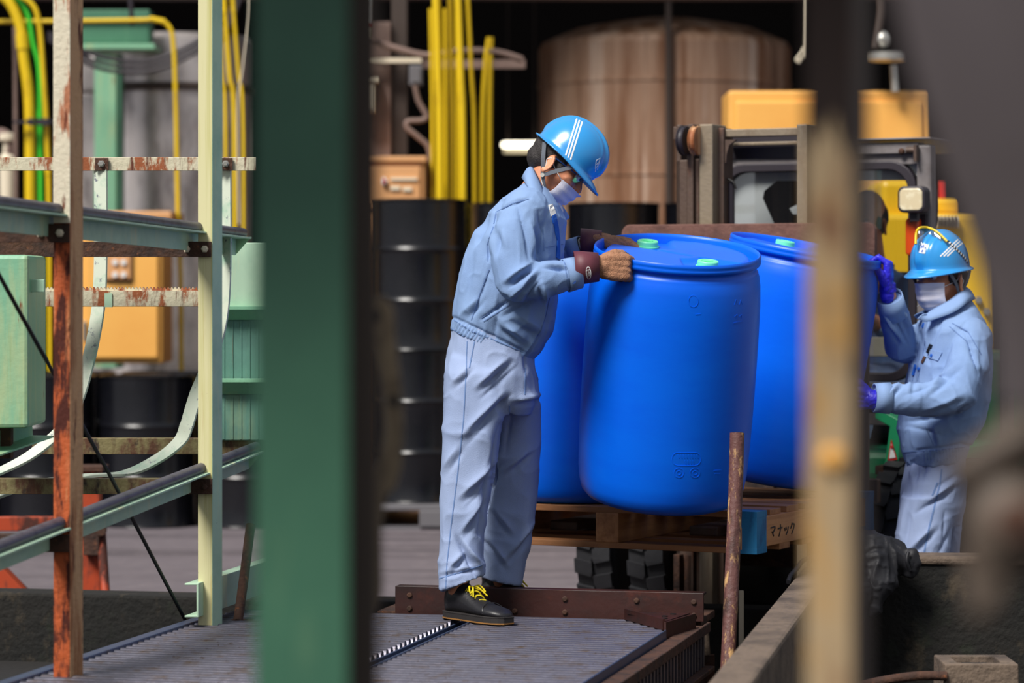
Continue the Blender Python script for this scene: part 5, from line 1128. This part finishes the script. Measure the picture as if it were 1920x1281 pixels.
g.ball_tube([P(972, 528, 9.60), P(1010, 527, 9.61), P(1050, 519, 9.62)], [.068, .064, .055], 20); g.tube([P(1035, 522, 9.615), P(1062, 516, 9.625), P(1086, 511, 9.635)], [.056, .050, .047], 20)
g.ball_tube([P(995, 398, 10.02), P(990, 450, 10.09), P(1000, 512, 10.12)], [.075, .07, .066], 20); g.tube([P(1000, 512, 10.12), P(1040, 492, 10.09), P(1070, 478, 10.065), P(1092, 469, 10.05)], [.066, .056, .047, .043], 20)
FJ = [(992, 372, 930, 396, -.006, 3.5), (930, 396, 924, 430, -.006, 4), (914, 408, 892, 458, -.014, 7), (904, 405, 880, 460, .008, 9), (919, 504, 884, 599, -.006, 5), (953, 565, 902, 599, -.008, 3.5), (994, 497, 951, 527, .012, 8), (1004, 512, 962, 556, .012, 8), (1000, 505, 955, 540, -.012, 6), (1012, 525, 985, 568, -.010, 6), (1016, 535, 1024, 566, .010, 7), (1003, 432, 1011, 484, -.014, 6), (992, 420, 1000, 480, .010, 8), (919, 452, 915, 486, -.012, 6), (928, 440, 925, 480, .008, 7),
      (1030, 500, 1062, 508, -.008, 5), (1020, 497, 1060, 500, .007, 5), (1024, 563, 1014, 619, .007, 5), (1014, 619, 970, 682, .007, 5), (1032, 570, 1022, 625, -.006, 5), (945, 610, 985, 640, .008, 9), (960, 590, 1010, 620, .010, 12), (900, 560, 870, 590, .006, 9), (935, 575, 925, 640, -.005, 8), (950, 470, 940, 430, .006, 10), (970, 380, 985, 440, -.007, 6), (880, 470, 865, 560, .005, 9), (1010, 400, 1018, 440, -.008, 5), (1000, 565, 950, 590, -.012, 8)]
V, Fc = organic(g, .0052, 4, folds(FJ, .0044, 10, 23, hem_rib((846, 618), (915, 655), (851, 598), (925, 634), 12, .0032))); jk = put(V, Fc, 'jacket', mt['cloth'], t); TJ = bvh(V, Fc)
for pl in ([(992, 373), (960, 382), (930, 398), (926, 420)], [(925, 425), (913, 460), (915, 490)], [(917, 506), (900, 550), (884, 600)], [(950, 566), (903, 597)], [(956, 571), (907, 603)], [(851, 600), (885, 622), (925, 637), (985, 662)], [(846, 616), (880, 638), (915, 655)], [(1030, 560), (1024, 590), (1014, 620), (990, 655), (970, 680)], [(1018, 430), (1020, 470)], [(1055, 458), (1020, 464)], [(1058, 492), (1066, 540)]): seam(jk, TJ, pl, .0032)
seam(jk, TJ, [(1031, 384), (1035, 396), (1037, 405)], .022, 'white', .006, 'undershirt_front')
seam(jk, TJ, [(1037, 402), (1042, 425), (1046, 450), (1045, 480), (1040, 515)], .020, 'royal', .006, 'blue_shirt_front')
g = MB(); g.disc(P(1075, 528, 9.585), (0, -1, .1), .0085, .004, 16); build(g, 'cuff_button', mt['navy'], jk, smooth=.6)
g = patch(TJ, [(1048, 455), (1056, 470), (1054, 490), (1044, 486)], .004); 
if g.f: build(g, 'pocket_flap', mt['cloth'], jk)
# cuffs
def cuff(par, pts, rr, m, name='cuff', flat=1.0):
    w = [P(*p) for p in pts]; g = MB(); g.tube(w, rr, 26, cap=False, flat=flat); return build(g, name, mt[m], par, smooth=1, solid=-.004)
cuff(jk, [(1060, 517, 9.625), (1085, 511, 9.635)], [.0515, .0485], 'cloth', 'sleeve_cuff'); cuff(jk, [(1072, 477, 10.063), (1094, 468, 10.05)], [.0485, .0455], 'cloth', 'sleeve_cuff')
# collar: a folded band round the neck
prs = [((1031, 414, 9.725), (1016, 420, 9.665)), ((1027, 394, 9.735), (1013, 404, 9.66)), ((1022, 370, 9.745), (1008, 384, 9.66)), ((1012, 343, 9.77), (997, 364, 9.69)), ((1002, 322, 9.81), (985, 342, 9.75)), ((999, 314, 9.86), (980, 334, 9.86)), ((1004, 322, 9.91), (992, 345, 9.96)), ((1018, 345, 9.935), (1015, 366, 10.0)), ((1032, 368, 9.92), (1045, 386, 9.97)), ((1038, 384, 9.89), (1066, 408, 9.91)), ((1041, 398, 9.86), (1050, 418, 9.85))]
inn = spline([P(*a) for a, b in prs], 5); out = spline([P(*b) for a, b in prs], 5); g = MB(); n = len(inn); k = 5
for i in range(n):
    for j in range(k):
        u = j/(k-1); p = inn[i]*(1-u)+out[i]*u+Vector((0, 0, .012*math.sin(math.pi*u))); g.v.append(tuple(p))
for i in range(n-1):
    for j in range(k-1): g.f.append((i*k+j, i*k+j+1, (i+1)*k+j+1, (i+1)*k+j))
co = build(g, 'collar', mt['cloth'], jk, smooth=1, solid=.004, fixn=False)
g = MB(); g.ell((0, 0, 0), (.05, .045, .045), frame(P(1028, 396, 9.83), (1, 0, -.2), (.2, 0, 1))); build(g, 'undershirt', mt['white'], t, smooth=1)
# gloves
for nm, fr_, cu, th, cuffp, cr in (('near', nh, nc, nth, [(1077, 503, 9.632), (1095, 502, 9.633), (1122, 501, 9.635)], [.051, .049, .043]), ('far', fh, fc, fth, [(1089, 456, 10.045), (1105, 456, 10.043), (1129, 455, 10.04)], [.046, .044, .037])):
    tips = []; g = hand_shapes(MB(), curl=cu, thumb=th, rad=1.30, tips=tips, **fr_)
    V, Fc = organic(g, .0032, 3, lambda V, N: N*(.0012*vnoise(V, 120, 3))[:, None]); gl = put(V, Fc, 'work_glove', mt['glove'], t)
    for a, b, r in tips: build(MB().ball_tube([a, b], [r*1.12, r*1.1], 10), 'coated_fingertip', mt['glovetip'], gl, smooth=1)
    cf = cuff(gl, cuffp, cr, 'cuff', 'glove_cuff', 1.0)
    if nm == 'near':
        TG = BVHTree.FromPolygons([Vector(v) for v in MB().tube([P(*p) for p in cuffp], [c+.004 for c in cr], 26).v], MB().tube([P(*p) for p in cuffp], cr, 26).f)
        ov = [(1103.5+4.5*math.cos(q)+.8*math.sin(q), 512+11.5*math.sin(q)) for q in np.linspace(0, 2*math.pi, 22)]
        for pl in (ov, [(1100, 517), (1099.5, 509), (1101.5, 506), (1103, 510), (1103.5, 506), (1105.5, 505), (1106.5, 509), (1107, 515)], [(1102, 519), (1103, 511)], [(1104.5, 518), (1105, 510)]):
            seam(cf, TG, pl, .0017, 'tape', .001, 'cuff_emblem')
g = MB(); g.tube([P(1091, 470, 10.05)+Vector((.0, .0, 0)), P(1096, 468, 10.048)], .041, 24, cap=False); wa = build(g, 'wrist_watch', mt['galv'], t, smooth=.8, solid=.003)
# shoes
shoe(t, P(852, 1160, 9.74)*1+Vector((0, 0, TZ+.001-P(852, 1160, 9.74).z)), (.66, -.75, 0), L_=.27)
shoe(t, Vector((P(915, 1100, 10.02).x, 10.02, TZ-.005)), (.93, .30, 0))

# ---------------------------------------------------------------- the worker on the right
D2 = 10.90
t = thing('person', 'worker with white mask and blue rubber glove, goggles on helmet, right of the forklift', 'person', P(1750, 1268, 10.9))
h = math.radians(47); MH = frame(P(1762, 503, 10.88), (-math.sin(h), -math.cos(h), -.10), (-.02, .0, 1))
rh = dict(o=P(1664, 540, 10.74), x=(.03, -.05, 1), y=(-.25, -1, 0), z=(1, -.25, .0)); lh = dict(o=P(1634, 749, 10.60), x=(-1, .1, .05), y=(.05, -.2, 1), z=(-.1, -1, -.1))
rc = [(52, 66, 34, 4), (56, 68, 34, 0), (58, 70, 36, -3), (60, 70, 36, -6)]; rth = [(.050, .046, -.020), (.074, .048, -.040), (.092, .040, -.058)]
lc = [(20, 25, 15, 5), (20, 28, 15, 0), (22, 28, 15, -4), (25, 30, 15, -8)]; lth = [(.045, .055, -.006), (.068, .070, -.014), (.088, .078, -.024)]
g = MB(); head_shapes(g, MH); g.ball_tube([MH @ Vector((-.012, 0, -.07)), P(1775, 570, 10.9), P(1780, 600, 10.92)], [.058, .06, .075])
loft2(g, [((1725, 870), (1790, 865), .11), ((1720, 760), (1825, 755), .13), ((1740, 645), (1828, 645), .14), ((1752, 612), (1818, 608), .11), ((1762, 590), (1812, 586), .06)], 10.92)
SH1, EL1, WR1 = P(1820, 645, 10.77), P(1796, 752, 10.66), P(1650, 749, 10.605); SH2, EL2, WR2 = P(1752, 632, 11.06), P(1694, 652, 10.92), P(1665, 548, 10.745)
for a, b, c in ((SH1, EL1, WR1), (SH2, EL2, WR2)): g.ball_tube([a, (a+b)/2, b, b*.65+c*.35, c], [.044, .038, .034, .034, .026])
hand_shapes(g, curl=rc, thumb=rth, rad=.85, **rh); hand_shapes(g, curl=lc, thumb=lth, rad=.85, **lh)
for pts in ([(1742, 930, 10.88), (1728, 1070, 10.83), (1712, 1160, 10.84), (1705, 1255, 10.86)], [(1765, 930, 10.98), (1775, 1070, 11.02), (1776, 1160, 11.05), (1778, 1255, 11.06)]): g.ball_tube([P(*p) for p in pts], [.060, .046, .040, .034])
V, Fc = organic(g, .0048, 4, sock); put(V, Fc, 'body', mt['skin'], t)
head_extras(t, MH); mask(t, MH, -.044, -.154, 60); hm, HT_ = helmet(t, MH); chin_strap(hm, MH)
for pl in ([(1763, 481), (1790, 455), (1806, 441)], [(1769.5, 481), (1790, 461), (1807, 447)], [(1776, 481), (1792, 466), (1808, 453)]): seam(hm, HT_, pl, .0048, 'tape', .001, 'white_stripe')
g = patch(HT_, [(1728, 456), (1739, 458), (1734, 476), (1723, 474)], .0012, 6, 6)
if g.f: em = build(g, 'emblem', mt['tape'], hm)
for pl in ([(1729, 461), (1727.5, 466)], [(1732, 459.5), (1730.5, 465)], [(1735, 464), (1734.5, 466)], [(1730, 469), (1728.5, 473)]): seam(hm, HT_, pl, .004, 'royal', .0032, 'emblem_mark')
# goggles pushed up on the helmet
arc = [(1717, 458, -.0), (1718, 438, .0), (1724, 428, 0), (1738, 427, 0), (1752, 432, 0), (1764, 441, 0), (1776, 453, 0)]
pts = []
for x, y, _ in arc:
    p, n = hit(HT_, min(max(x, 1727), 1800), max(y, 436)); q = P(x, y, p.y-.022 if p else 10.8); pts.append(q)
go = build(MB().tube(spline(pts, 5), .005, 8), 'goggle_frame', mt['yellow'], hm, smooth=1)
top_ = spline(pts[1:6], 5); low_ = [q+Vector((.004, -.004, -.068)) for q in top_]; low_ = [q+Vector((.012, 0, 0))*(1-i/len(low_)) for i, q in enumerate(low_)]
g = MB(); n = len(top_)
for i in range(n): g.v += [tuple(top_[i]), tuple(low_[i]+Vector((0, 0, .02*abs(i/n-.5))))]
for i in range(n-1): g.f.append((2*i, 2*i+1, 2*i+3, 2*i+2))
build(g, 'goggle_lens', mt['clear'], go, smooth=1, solid=.002, fixn=False)
poly = sample([(1777, 453), (1792, 467), (1806, 481), (1814, 492)], 2.6)
for i, (a, b) in enumerate(zip(poly[:-1], poly[1:])): seam(go, HT_, [a, b], .009, 'tape' if i % 2 else 'black', .005, 'strap_check')
# trousers and jacket
g = MB()
loft2(g, [((1708, 840), (1808, 836), .15), ((1700, 872), (1806, 868), .158), ((1692, 905), (1809, 900), .17), ((1688, 950), (1809, 945), .165), ((1695, 985), (1800, 985), .13)], 10.92)
loft2(g, [((1690, 930), (1790, 930), .10, 10.85), ((1680, 1000), (1788, 1000), .095, 10.84), ((1670, 1055), (1776, 1055), .09, 10.83), ((1662, 1130), (1764, 1130), .085, 10.83), ((1656, 1200), (1752, 1200), .082, 10.84), ((1654, 1256), (1748, 1252), .085, 10.85)], 10.85)
loft2(g, [((1720, 930), (1808, 930), .10, 11.0), ((1735, 1000), (1802, 1000), .09, 11.03), ((1742, 1055), (1798, 1055), .085, 11.04), ((1744, 1130), (1806, 1130), .08, 11.05), ((1745, 1250), (1812, 1250), .08, 11.06)], 11.0)
FT = [(1716, 872, 1710, 900, .007, 6), (1736, 868, 1728, 900, -.007, 5), (1795, 890, 1760, 912, -.009, 6), (1790, 905, 1745, 940, .008, 8), (1770, 930, 1720, 960, -.008, 8), (1772, 960, 1770, 1010, -.006, 6), (1700, 950, 1690, 1020, .006, 8), (1750, 990, 1700, 1040, .008, 9), (1795, 980, 1760, 1040, -.010, 8)]
V, Fc = organic(g, .006, 5, trouser_disp(FT, 31)); tr = put(V, Fc, 'trousers', mt['trous'], t); TT = bvh(V, Fc)
for pl in ([(1766, 880), (1762, 910), (1752, 950), (1742, 990), (1730, 1050)], [(1758, 905), (1748, 930)]): seam(tr, TT, pl, .006)
g = MB()
loft2(g, [((1702, 874), (1806, 864), .160), ((1692, 848), (1815, 840), .168), ((1684, 805), (1842, 795), .19), ((1688, 760), (1856, 745), .20), ((1704, 705), (1860, 692), .205), ((1716, 655), (1855, 642), .212), ((1722, 620), (1845, 606), .205), ((1730, 594), (1832, 580), .165), ((1742, 575), (1820, 562), .095)], 10.92)
g.ball_tube([P(1822, 636, 10.76), P(1812, 690, 10.70), P(1796, 742, 10.66)], [.075, .072, .068], 20); g.ball_tube([P(1796, 742, 10.66), P(1750, 750, 10.63), P(1710, 752, 10.615)], [.068, .066, .060], 20); g.tube([P(1720, 751, 10.615), P(1680, 748, 10.61), P(1642, 746, 10.60)], [.062, .054, .045], 20)
g.ball_tube([P(1768, 622, 11.08), P(1730, 640, 11.0), P(1692, 648, 10.92)], [.078, .070, .062], 20); g.tube([P(1692, 655, 10.92), P(1685, 625, 10.87), P(1674, 585, 10.79), P(1668, 560, 10.755)], [.060, .058, .048, .043], 20)
FJ = [(1810, 625, 1835, 700, -.010, 5), (1790, 612, 1815, 625, -.006, 4), (1845, 640, 1850, 720, .006, 7), (1790, 690, 1740, 735, .009, 9), (1760, 720, 1700, 740, -.007, 8), (1800, 745, 1740, 770, .008, 9), (1672, 722, 1650, 735, -.007, 5), (1690, 718, 1664, 745, .007, 6), (1655, 590, 1690, 640, .009, 6), (1670, 585, 1702, 645, -.009, 5), (1690, 580, 1710, 630, .008, 6), (1712, 600, 1724, 640, -.012, 6), (1715, 655, 1705, 740, .006, 6), (1730, 640, 1745, 690, -.005, 8), (1760, 590, 1735, 650, .006, 8), (1700, 800, 1760, 815, -.006, 8), (1745, 795, 1760, 835, .006, 8), (1785, 785, 1820, 760, -.010, 7), (1700, 790, 1800, 782, -.010, 8)]
V, Fc = organic(g, .0055, 4, folds(FJ, .0044, 10, 43, hem_rib((1728, 870), (1806, 864), (1725, 846), (1812, 838), 13, .0032))); jk = put(V, Fc, 'jacket', mt['cloth'], t); TJ = bvh(V, Fc)
for pl in ([(1725, 640), (1716, 690), (1706, 740)], [(1735, 640), (1726, 690), (1716, 735)], [(1780, 612), (1812, 640), (1828, 690)], [(1785, 606), (1815, 622), (1840, 665)], [(1692, 848), (1750, 845), (1810, 839)], [(1735, 800), (1750, 835)]): seam(jk, TJ, pl, .0035)
g = patch(TJ, [(1745, 655), (1767, 661), (1759, 677), (1739, 670)], .004)
if g.f: fl_ = build(g, 'pocket_flap', mt['cloth'], jk)
for x, y in ((1748, 667), (1724, 692)):
    p, n = hit(TJ, x, y)
    if p: g = MB(); g.disc(p+n*.002, n, .006, .005, 14); build(g, 'snap_button', mt['royal'], jk, smooth=.6)
seam(jk, TJ, [(1748, 647), (1742, 662)], .009, 'black', .014, 'pen'); seam(jk, TJ, [(1735, 669), (1730, 681)], .012, 'rust', .006, 'name_tag'); seam(jk, TJ, [(1718, 685), (1713, 705)], .008, 'royal', .01, 'pen')
seam(jk, TJ, [(1732, 606), (1730, 614)], .014, 'royal', .004, 'blue_shirt_front')
cuff(jk, [(1676, 590, 10.80), (1667, 556, 10.75)], [.049, .0455], 'cloth', 'sleeve_cuff'); cuff(jk, [(1668, 747, 10.607), (1638, 746, 10.60)], [.053, .0475], 'cloth', 'sleeve_cuff')
prs = [((1737, 592, 10.76), (1720, 598, 10.74)), ((1742, 584, 10.80), (1738, 602, 10.74)), ((1758, 574, 10.80), (1760, 596, 10.745)), ((1780, 562, 10.80), (1790, 584, 10.74)), ((1800, 546, 10.83), (1816, 566, 10.78)), ((1812, 538, 10.90), (1830, 560, 10.92)), ((1800, 545, 10.98), (1810, 570, 11.04)), ((1770, 560, 11.0), (1765, 588, 11.07)), ((1742, 576, 10.96), (1722, 596, 11.0)), ((1733, 588, 10.88), (1713, 592, 10.88))]
inn = spline([P(*a) for a, b in prs], 5); out = spline([P(*b) for a, b in prs], 5); g = MB(); n = len(inn)
for i in range(n):
    for j in range(5):
        u = j/4; p = inn[i]*(1-u)+out[i]*u+Vector((0, -.006*math.sin(math.pi*u), .008*math.sin(math.pi*u))); g.v.append(tuple(p))
for i in range(n-1):
    for j in range(4): g.f.append((i*5+j, i*5+j+1, (i+1)*5+j+1, (i+1)*5+j))
build(g, 'collar', mt['cloth'], jk, smooth=1, solid=.004, fixn=False)
for fr_, cu, th, cp in ((rh, rc, rth, [(1664, 546, 10.745), (1664, 530, 10.74)]), (lh, lc, lth, [(1642, 748, 10.60), (1628, 749, 10.60)])):
    g = hand_shapes(MB(), curl=cu, thumb=th, rad=1.08, **fr_); w_ = [P(*p) for p in cp]; g.tube(w_, [.031, .029], 18)
    V, Fc = organic(g, .003, 3, lambda V, N: N*(.0012*(1-np.abs(vnoise(V, 90, 5)))**3)[:, None]); gl = put(V, Fc, 'rubber_glove', mt['nitrile'], t)
    build(MB().tube([w_[0], w_[0]+(w_[1]-w_[0])*.12], .0325, 18), 'glove_bead', mt['nitrile'], gl, smooth=1)
for x, d, dv in ((1702, 10.90, (-.85, -.5, 0)), (1778, 11.1, (-.9, -.3, 0))): shoe(t, Vector((P(x, 0, d).x, d, .005)), dv, laces=True)

# ---------------------------------------------------------------- forklift operator behind the windscreen
t = thing('person', 'forklift operator in pale blue uniform seated behind the windscreen, half hidden by the rusty post', 'person', (FM @ Vector((.03, CY+.75, .93))))
def W(x, y, z): return FM @ Vector((x-.10, y, z))
q3 = FM.to_3x3(); MH = frame(W(.08, CY+.72, 1.74), q3 @ Vector((-.15, -1, -.12)), (0, 0, 1))
g = MB(); head_shapes(g, MH); g.ball_tube([MH @ Vector((-.012, 0, -.07)), W(.09, CY+.76, 1.56), W(.09, CY+.78, 1.48)], [.056, .058, .07])
g.ball_tube([W(.09, CY+.80, 1.0), W(.09, CY+.80, 1.25), W(.09, CY+.79, 1.42)], [.13, .13, .12])
hl_ = dict(o=W(-.06, CY+.36, 1.33), x=q3 @ Vector((-.1, -.9, .1)), y=q3 @ Vector((1, 0, .3)), z=q3 @ Vector((0, .1, 1))); hr_ = dict(o=W(.22, CY+.40, 1.30), x=q3 @ Vector((-.2, -1, .1)), y=q3 @ Vector((-1, .2, .1)), z=q3 @ Vector((0, .1, 1)))
for a, b, c in ((W(-.10, CY+.76, 1.42), W(-.15, CY+.60, 1.20), hl_['o']), (W(.28, CY+.76, 1.42), W(.34, CY+.60, 1.18), hr_['o'])): g.ball_tube([a, (a+b)/2, b, b*.6+c*.4, c], [.055, .05, .042, .04, .028])
cu = [(60, 50, 25, 3), (60, 55, 25, 0), (60, 55, 25, -3), (60, 55, 25, -5)]; th = [(.05, .04, -.015), (.07, .036, -.03), (.085, .025, -.04)]
hand_shapes(g, curl=cu, thumb=th, rad=1.0, **hl_); hand_shapes(g, curl=cu, thumb=th, rad=1.0, **hr_)
for s in (-.02, .20): g.ball_tube([W(s, CY+.75, 1.02), W(s, CY+.35, 1.04), W(s, CY+.28, .86)], [.085, .06, .05])
V, Fc = organic(g, .007, 4, sock); put(V, Fc, 'body', mt['skin'], t); head_extras(t, MH)
g = MB(); rs = []
for z, a, b in ((.95, .17, .12), (1.1, .185, .13), (1.25, .20, .13), (1.38, .21, .125), (1.46, .17, .10), (1.51, .08, .075)): rs.append([W(.09+a*math.cos(q), CY+.80+b*math.sin(q), z) for q in [2*math.pi*j/28 for j in range(28)]])
g.rings(rs)
for a, b, c in ((W(-.09, CY+.77, 1.42), W(-.15, CY+.60, 1.20), hl_['o']), (W(.27, CY+.77, 1.42), W(.34, CY+.60, 1.18), hr_['o'])): g.ball_tube([a, (a+b)/2, b], [.075, .068, .062], 16); g.tube([b, b*.5+c*.5, b*.15+c*.85], [.062, .054, .045], 16)
V, Fc = organic(g, .008, 4, folds([], .004, 10, 61)); jk = put(V, Fc, 'jacket', mt['cloth'], t)
g = MB(); rs = []
for dz, r in ((0, .088), (.03, .092)): rs.append([W(.09+r*math.cos(q), CY+.785+r*.9*math.sin(q), 1.49+dz+.02*math.sin(q)) for q in [2*math.pi*j/28 for j in range(28)]])
g.rings(rs, cap=False); build(g, 'collar', mt['cloth'], jk, smooth=1, solid=.004, fixn=False)
g = MB()
for s in (-.02, .20): g.ball_tube([W(s, CY+.76, 1.02), W(s, CY+.35, 1.04), W(s, CY+.27, .85)], [.10, .078, .065])
V, Fc = organic(g, .01, 4, folds([], .004, 10, 71)); put(V, Fc, 'trousers', mt['trous'], t)
for s in (-.02, .20): shoe(t, W(s, CY+.27, .785), q3 @ Vector((0, -1, 0)), laces=False)
pn = MB(); pn.tube([W(.24, CY+.665, 1.36), W(.26, CY+.66, 1.41)], .006, 8); build(pn, 'pocket_pen', mt['black'], t)
# ================================================================ BLURRED FOREGROUND
t = thing('green_column', 'thick out-of-focus dark green steel column in the left foreground', 'column', ((555-CX)*3.25/F, 3.25, 0))
d = 3.25; A, B, C = zp(478, d), zp(652, d), zp(668, d)
g = MB(); g.box((A, d, 0), (B, d+.006, 2.42)); build(g, 'front_flange', mt['postgreen'], t, bevel=.002)
g = MB(); g.box(((A+B)/2-.004, d+.006, 0), ((A+B)/2+.004, d+.10, 2.42)); build(g, 'web', mt['postgreen'], t)
g = MB(); g.box((A, d+.10, 0), (B+.030, d+.106, 2.42)); build(g, 'rear_flange', mt['greypost'], t, bevel=.002)
g = MB(); g.box((A-.05, d-.03, 0), (B+.05, d+.14, .012)); build(g, 'base_plate', mt['postgreen'], t)
t = thing('rusty_post', 'blurred cream and rust angle post in the right foreground', 'post', ((1570-CX)*2.95/F, 2.95, 0)); d = 2.95
A, B, C = zp(1512, d), zp(1598, d), zp(1642, d)
g = MB(); g.prism([(A, d, 0), (B, d, 0), (B, d+.006, 0), (A, d+.006, 0)], (0, 0, 2.42)); build(g, 'front_leg', mt['creampost'], t, bevel=.002)
g = MB(); g.prism([(B, d, 0), (C, d+.045, 0), (C-.006, d+.047, 0), (B-.004, d+.006, 0)], (0, 0, 2.42)); build(g, 'side_leg', mt['greypost'], t, bevel=.001)
zs = [P(0, yy, d).z for yy in (250, 285, 225, 262, 205, 270, 300, 240)]; g = MB(); g.prism([(A-.001+(B-A+.002)*i/7, d-.001, z) for i, z in enumerate(zs)]+[(B+.001, d-.001, 2.42), (A-.001, d-.001, 2.42)], (0, .0085, 0)); build(g, 'shaded_rusty_top', mt['shadedrust'], t, label='upper length, rust with roof shade painted in')  # roof-edge shade painted dark over the rusty upper length
g = MB(); g.box((A-.03, d-.03, 0), (C+.03, d+.08, .01)); build(g, 'base_plate', mt['greypost'], t)
g = MB(); g.lathe([(.012, 0), (.012, .006), (.007, .012), (.001, .012)], 12, Matrix.Translation(P(1560, 860, d)) @ Matrix.Rotation(math.pi/2, 4, 'X')); build(g, 'bolt', mt['orange'], t, smooth=.6)
# leaning dark guard plate at the right edge
d = 2.0; t = thing('guard_plate', 'large blurred dark grey sheet leaning down the right edge of the foreground', 'plate', P(1900, 700, d))
pl = [(1680, -60), (1712, 90), (1752, 230), (1806, 400), (1858, 560), (1878, 660), (1884, 760), (2000, 800), (2000, -60)]
g = MB(); g.prism([P(x, y, d+.0001*x) for x, y in pl], (0, .012, 0)); build(g, 'sheet_face', mt['darkplate'], t, bevel=.003)
g = MB(); g.tube(spline([P(x, y, d+.0001*x+.006) for x, y in pl[:7]], 4), .006, 8); build(g, 'rolled_edge', mt['darkplate'], t, smooth=1)
# brown casting with a lever arm
t = thing('hand_valve', 'blurred brown cast-iron valve with a lever in the lower right foreground', 'valve', P(1890, 1160, 2.3)); d = 2.3
g = MB(); rs = []
g.ell((0, 0, 0), (.036, .032, .042), Matrix.Translation(P(1895, 985, d))); g.ball_tube([P(1830, 900, d), P(1880, 850, d), P(1960, 800, d)], [.016, .022, .026]); g.ball_tube([P(1800, 885, d), P(1840, 890, d)], [.012, .016])
g.ball_tube([P(1860, 1000, d), P(1832, 1080, d), P(1838, 1145, d)], [.020, .013, .010]); g.ball_tube([P(1900, 1000, d), P(1880, 1080, d), P(1848, 1140, d)], [.022, .013, .010]); g.ball_tube([P(1895, 990, d), P(1990, 1010, d)], [.03, .034])
V, Fc = organic(g, .003, 4); put(V, Fc, 'valve_body', mt['casting'], t)
g = MB(); g.tube([P(1800, 885, d-.01), P(1870, 842, d-.015), P(1990, 775, d-.02)], .013, 12); build(g, 'lever', mt['casting'], t, smooth=1)
g = MB(); g.lathe([(.018, 0), (.018, .01), (.012, .014), (.001, .014)], 6, Matrix.Translation(P(1905, 975, d-.03)) @ Matrix.Rotation(math.pi/2, 4, 'X')); build(g, 'gland_nut', mt['rust'], t)
g = MB(); g.tube([P(1990, 1010, d), P(2060, 1010, d)], .03, 14); g.tube([P(2060, 1010, d), P(2060, 3200, d)], .03, 14); build(g, 'supply_pipe', mt['casting'], t, smooth=1)
# hanging tan bracket right of the green column
d = 4.6; t = thing('hanging_bracket', 'blurred tan rusted steel bracket hanging right of the thick green column', 'bracket', P(715, 1150, d))
g = MB(); out = [(684, 558), (722, 556), (738, 580), (742, 640), (752, 720), (757, 800), (752, 880), (740, 920), (724, 926), (716, 1000), (718, 1110), (706, 1158), (690, 1150), (686, 1060), (684, 980), (696, 900), (716, 860), (722, 800), (716, 700), (704, 640), (690, 620)]
g.prism([P(x, y, d) for x, y in out], (0, .012, 0)); br = build(g, 'bracket_plate', mt['tan'], t, bevel=.003)
g = MB(); g.disc(P(706, 592, d-.002), (0, 1, 0), .010, .003, 16); build(g, 'bolt_hole', mt['black'], br)
g = MB(); g.disc(P(738, 752, d-.002), (0, 1, 0), .009, .003, 16); build(g, 'bolt_hole', mt['black'], br)
g = MB(); g.tube([P(700, 560, d), P(688, 400, d), P(676, 100, d), P(668, -400, d)], .004, 8); build(g, 'hanger_rod', mt['greypost'], t, smooth=1)
